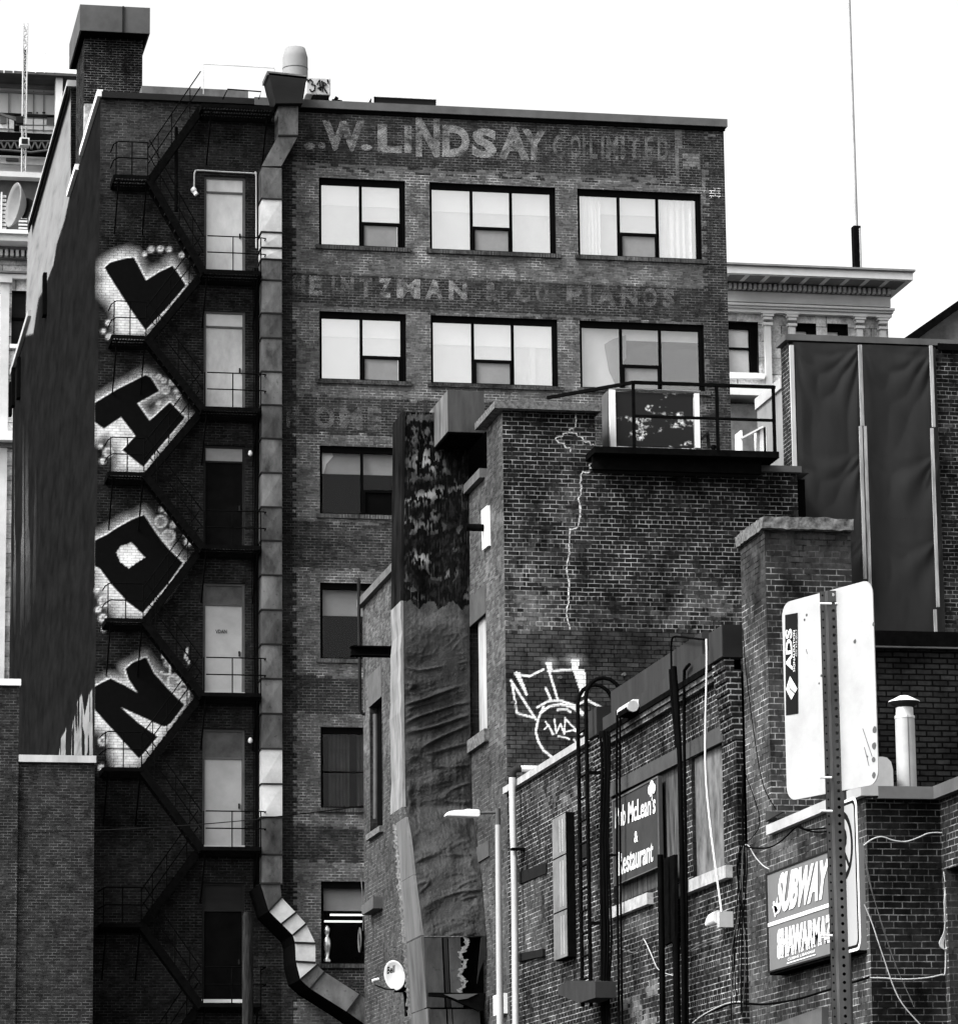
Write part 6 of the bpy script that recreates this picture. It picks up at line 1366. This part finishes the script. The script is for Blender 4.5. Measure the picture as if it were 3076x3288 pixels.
a = f(2338, 1256); c = f(2432, 1294); MB().box(xl, c[0], YW-1.2, YW, c[2], a[2]).build('lower_cornice', M_white, pw_)
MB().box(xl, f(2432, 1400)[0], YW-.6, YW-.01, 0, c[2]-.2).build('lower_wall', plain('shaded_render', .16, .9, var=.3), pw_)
mp_ = thing('roof_mast', 'very tall slim white mast with a dark sleeved foot on the stone building', 'mast', tuple(f(2753, 855, 130)))
a = oY(2753, 865, 130); b = MB(); b.tube([(a[0], 130, a[2]), (a[0], 130, a[2]+15)], [.085, .05], 10); b.build('pole', M_lightmetal, mp_)
zt_ = oY(2753, 728, 130)[2]; MB().box(a[0]-.15, a[0]+.12, 129.8, 130.15, a[2], zt_).build('sleeve', M_blackmetal, mp_); MB().box(a[0]+.05, a[0]+.10, 129.77, 129.8, a[2], zt_-.1).build('sleeve_trim', M_lightmetal, mp_)

# ================================================================== PALE BUILDINGS BEHIND, LEFT
YL = 150.
pl = thing('cornice_building', 'pale stone building with dentilled cornice at the left margin', 'building', (6, YL, GZ))
g_ = lambda x, y, Y=YL: oY(x, y, Y)
xa, xb = g_(-80, 1200)[0], g_(240, 1200)[0]
a = g_(38, 932); c = g_(101, 1107); hw = (a[0], c[0], c[2], a[2])
wallgrid('front_wall', 'Y', YL, xa, xb, GZ, g_(20, 745)[2], [hw], lambda px, py, u, z, rb, rr: (.46+.10*(rb-.5), .25+0*px), MATS['ashlar'], pl, reveal=.5)
MB().box(xa, xb, YL+.6, YL+15, GZ, g_(20, 745)[2]-.1).build('rear_part', M_stone, pl)
wo = MB().box(hw[0], hw[1], YL+.3, YL+.34, hw[2], hw[3]).build('window', M_darkmetal, pl); MB().box(hw[0], hw[1], YL+.25, YL+.3, (hw[2]+hw[3])/2-.06, (hw[2]+hw[3])/2+.06).build('rail', M_frame, wo)
def bl(y0, y1, d, mat=M_stone, nm='moulding'): MB().box(xa, xb, YL-d, YL+.5, g_(20, y1, YL-d)[2], g_(20, y0, YL-d)[2]).build(nm, mat, pl)
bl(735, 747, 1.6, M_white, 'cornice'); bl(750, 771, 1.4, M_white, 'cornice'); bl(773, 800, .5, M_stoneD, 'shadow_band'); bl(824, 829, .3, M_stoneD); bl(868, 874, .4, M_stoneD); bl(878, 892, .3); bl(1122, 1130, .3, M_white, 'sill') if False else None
xk_ = xa; k_ = 0
while xk_ < xb: MB().box(xk_, xk_+.13, YL-.6, YL, g_(20, 823, YL-.4)[2], g_(20, 804, YL-.4)[2]).build('dentil', M_stoneD if k_ % 1 else M_stone, pl); xk_ += .22; k_ += 1
a = g_(18, 900); p_ = MB().box(a[0]-.2, a[0]+.15, YL-.2, YL, 5, g_(18, 905)[2]).build('pilaster', M_stone, pl); MB().box(a[0]-.3, a[0]+.25, YL-.35, YL, g_(18, 912)[2], g_(18, 895)[2]).build('capital', M_stone, p_)
a = g_(30, 1107); c = g_(104, 1122); MB().box(a[0], c[0], YL-.2, YL, c[2], a[2]).build('sill', M_white, pl)
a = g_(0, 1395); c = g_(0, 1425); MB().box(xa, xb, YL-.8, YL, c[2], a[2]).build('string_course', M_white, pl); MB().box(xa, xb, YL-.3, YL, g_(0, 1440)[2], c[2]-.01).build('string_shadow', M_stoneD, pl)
# rooftop storey with louvres, dish
YU = 156.
rt = thing('plant_room', 'dark rooftop plant room with white louvres behind the big dish', 'building', (7, YU, g_(20, 745)[2]))
h_ = lambda x, y: oY(x, y, YU)
def bu(x0, y0, x1, y1, nm, mat, d=0., par=rt, Y=YU, t=.5):
    a = oY(x0, y0, Y-d); c = oY(x1, y1, Y-d); return MB().box(a[0], c[0], Y-d, Y-d+t, min(a[2], c[2]), max(a[2], c[2])).build(nm, mat, par)
bu(-60, 570, 150, 760, 'wall', M_midmetal, t=6); bu(-60, 545, 190, 572, 'parapet', M_stone, .6, t=7)
for k in range(9): bu(6, 625+13*k, 20, 633+13*k, 'louvre', M_white, .2, t=.1); bu(60, 640+11*k, 88, 646+11*k, 'louvre', M_white, .2, t=.1)
bu(3, 615, 6, 740, 'louvre_frame', M_white, .3, t=.2)
dd = thing('dish_antenna', 'large round microwave dish antenna on the far left roof', 'dish antenna', tuple(oY(50, 740, 154)))
cc = Vector(oY(46, 658, 154)); nd = Vector((-.93, -.33, .12)).normalized(); ux = nd.cross(Vector((0, 0, 1))).normalized(); uz = ux.cross(nd).normalized(); b = MB(); vs = []; RD = 78/FP*154
for i in range(9):
    r_ = RD*i/8
    for k in range(32): a = 2*math.pi*k/32; vs.append(cc+ux*r_*math.cos(a)*.78+uz*r_*math.sin(a)+nd*(.55*(i/8)**2-.5))
b.add(vs, [(i*32+k, (i+1)*32+k, (i+1)*32+(k+1) % 32, i*32+(k+1) % 32) for i in range(8) for k in range(32)], True); o = b.build('reflector', plain('dish_white', .17, .5, var=.1), dd); q_ = o.modifiers.new('thick', 'SOLIDIFY'); q_.thickness = .05
MB().tube([cc-nd*.5, cc-nd*1.1], [.45, .3], 16).build('hub', M_darkmetal, dd); MB().tube([cc-nd*1.0, cc-nd*1.0-Vector((0, 0, 2.0))], .08, 8).build('mast', M_blackmetal, dd)
# tower under construction
YH = 210.
ht = thing('far_tower', 'pale unfinished tower block behind the roofs at the upper left', 'building', (8, YH, GZ))
def bh(x0, y0, x1, y1, nm, mat, d=0., t=.5): return bu(x0, y0, x1, y1, nm, mat, d, ht, YH, t)
bh(-80, 232, 253, 2000, 'wall', plain('tower_panel', .40, .7, var=.15, scale=.3), 0, 12)
bh(-80, 165, 262, 236, 'glass_penthouse', plain('pale_glass', .9, .4, var=.05), 2.0, 12); bh(-80, 228, 262, 236, 'soffit_edge', M_midmetal, 2.2, 2)
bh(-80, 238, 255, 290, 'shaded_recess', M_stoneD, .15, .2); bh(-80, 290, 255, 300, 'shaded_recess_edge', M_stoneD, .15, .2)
bh(180, 236, 199, 480, 'column', M_white, 1.8, .8)
for x in (27, 107, 140): bh(x, 290, x+1.5, 420, 'joint', M_stoneD, .1, .1)
for x in (12, 42, 113, 142, 170): bh(x, 170, x+3, 232, 'mullion', M_white, 2.25, .1)
for x0, x1 in ((88, 104), (117, 122), (136, 146)): bh(x0, 358, x1, 362, 'slot', M_frame, .2, .1)
bh(-80, 365, 180, 368, 'joint', M_darkmetal, .2, .1); bh(0, 370, 20, 395, 'dark_panel', M_midmetal, .2, .1); bh(150, 370, 176, 400, 'dark_panel', M_midmetal, .2, .1); bh(46, 366, 62, 420, 'dark_opening', M_blackmetal, .2, .1)
bh(-80, 372, 180, 418, 'pale_band', M_stone, .1, .05)
bh(-80, 418, 175, 500, 'scaffold_netting', M_blackmetal, 1.0, .3); bh(-80, 500, 160, 530, 'lower_band', M_stone, .6, .3); bh(20, 505, 60, 515, 'slab_clutter', M_midmetal, .8, .2)
b = MB(); yy = YH-1.3
for k in range(9): x0 = -20+k*22; b.beam(oY(x0, 452, yy), oY(x0+11, 478, yy), .08, .08); b.beam(oY(x0+11, 478, yy), oY(x0+22, 452, yy), .08, .08)
b.tube([oY(-20, 478, yy), oY(100, 488, yy), oY(180, 478, yy)], .07, 6); b.tube([oY(-20, 452, yy), oY(180, 452, yy)], .05, 6); b.build('truss', M_midmetal, ht)
bh(52, 300, 64, 312, 'wall_lamp', M_frame, 1, .2) if False else None
ms = thing('hoist_mast', 'pale lattice hoist mast with a small cabin rising above the far tower', 'mast', tuple(oY(78, 550, 200)))
a = oY(82, 75, 200); c = oY(75, 552, 200); b = MB(); w_ = .11
zt_, zb = a[2], c[2]; x_ = a[0]
for dx in (-w_, w_):
    for dy in (-w_, w_): b.tube([(x_+dx, 200+dy, zb), (x_+dx, 200+dy, zt_)], .035, 6)
z = zb; s_ = 1
while z < zt_-.3:
    for dy in (-w_, w_): b.tube([(x_-w_*s_, 200+dy, z), (x_+w_*s_, 200+dy, z+.35)], .022, 5)
    b.tube([(x_-w_, 200-w_, z), (x_+w_, 200-w_, z)], .022, 5); z += .35; s_ = -s_
b.build('lattice', M_offwhite, ms); MB().box(x_-.05, x_+.05, 199.95, 200.05, oY(82, 240, 200)[2], oY(82, 160, 200)[2]).build('dark_section', M_darkmetal, ms)
p = oY(63, 445, 199.5); q = oY(93, 470, 199.5); cb = MB().box(p[0], q[0], 199.2, 199.8, q[2], p[2]).build('cabin', M_white, ms); p = oY(68, 449, 199.5); q = oY(88, 466, 199.5); MB().box(p[0], q[0], 199.15, 199.2, q[2], p[2]).build('cabin_window', M_darkmetal, cb)
b = MB(); b.beam(oY(72, 392, 199.5), oY(0, 364, 199.5), .12, .12); b.beam(oY(70, 380, 199.5), oY(15, 368, 199.5), .06, .06); b.beam(oY(50, 400, 199.5), oY(180, 402, 199.5), .06, .06); b.build('jib', M_midmetal, ms)
MB().box(p[0]-.3, p[0]+.1, 199.2, 199.6, oY(60, 398, 199.5)[2], oY(60, 376, 199.5)[2]).build('winch', M_darkmetal, ms)

# ================================================================== GROUND
g = MB(); g.quad((-400, -300, GZ), (500, -300, GZ), (500, 900, GZ), (-400, 900, GZ)); tag(g.build('ground', M_asphalt), kind='structure')
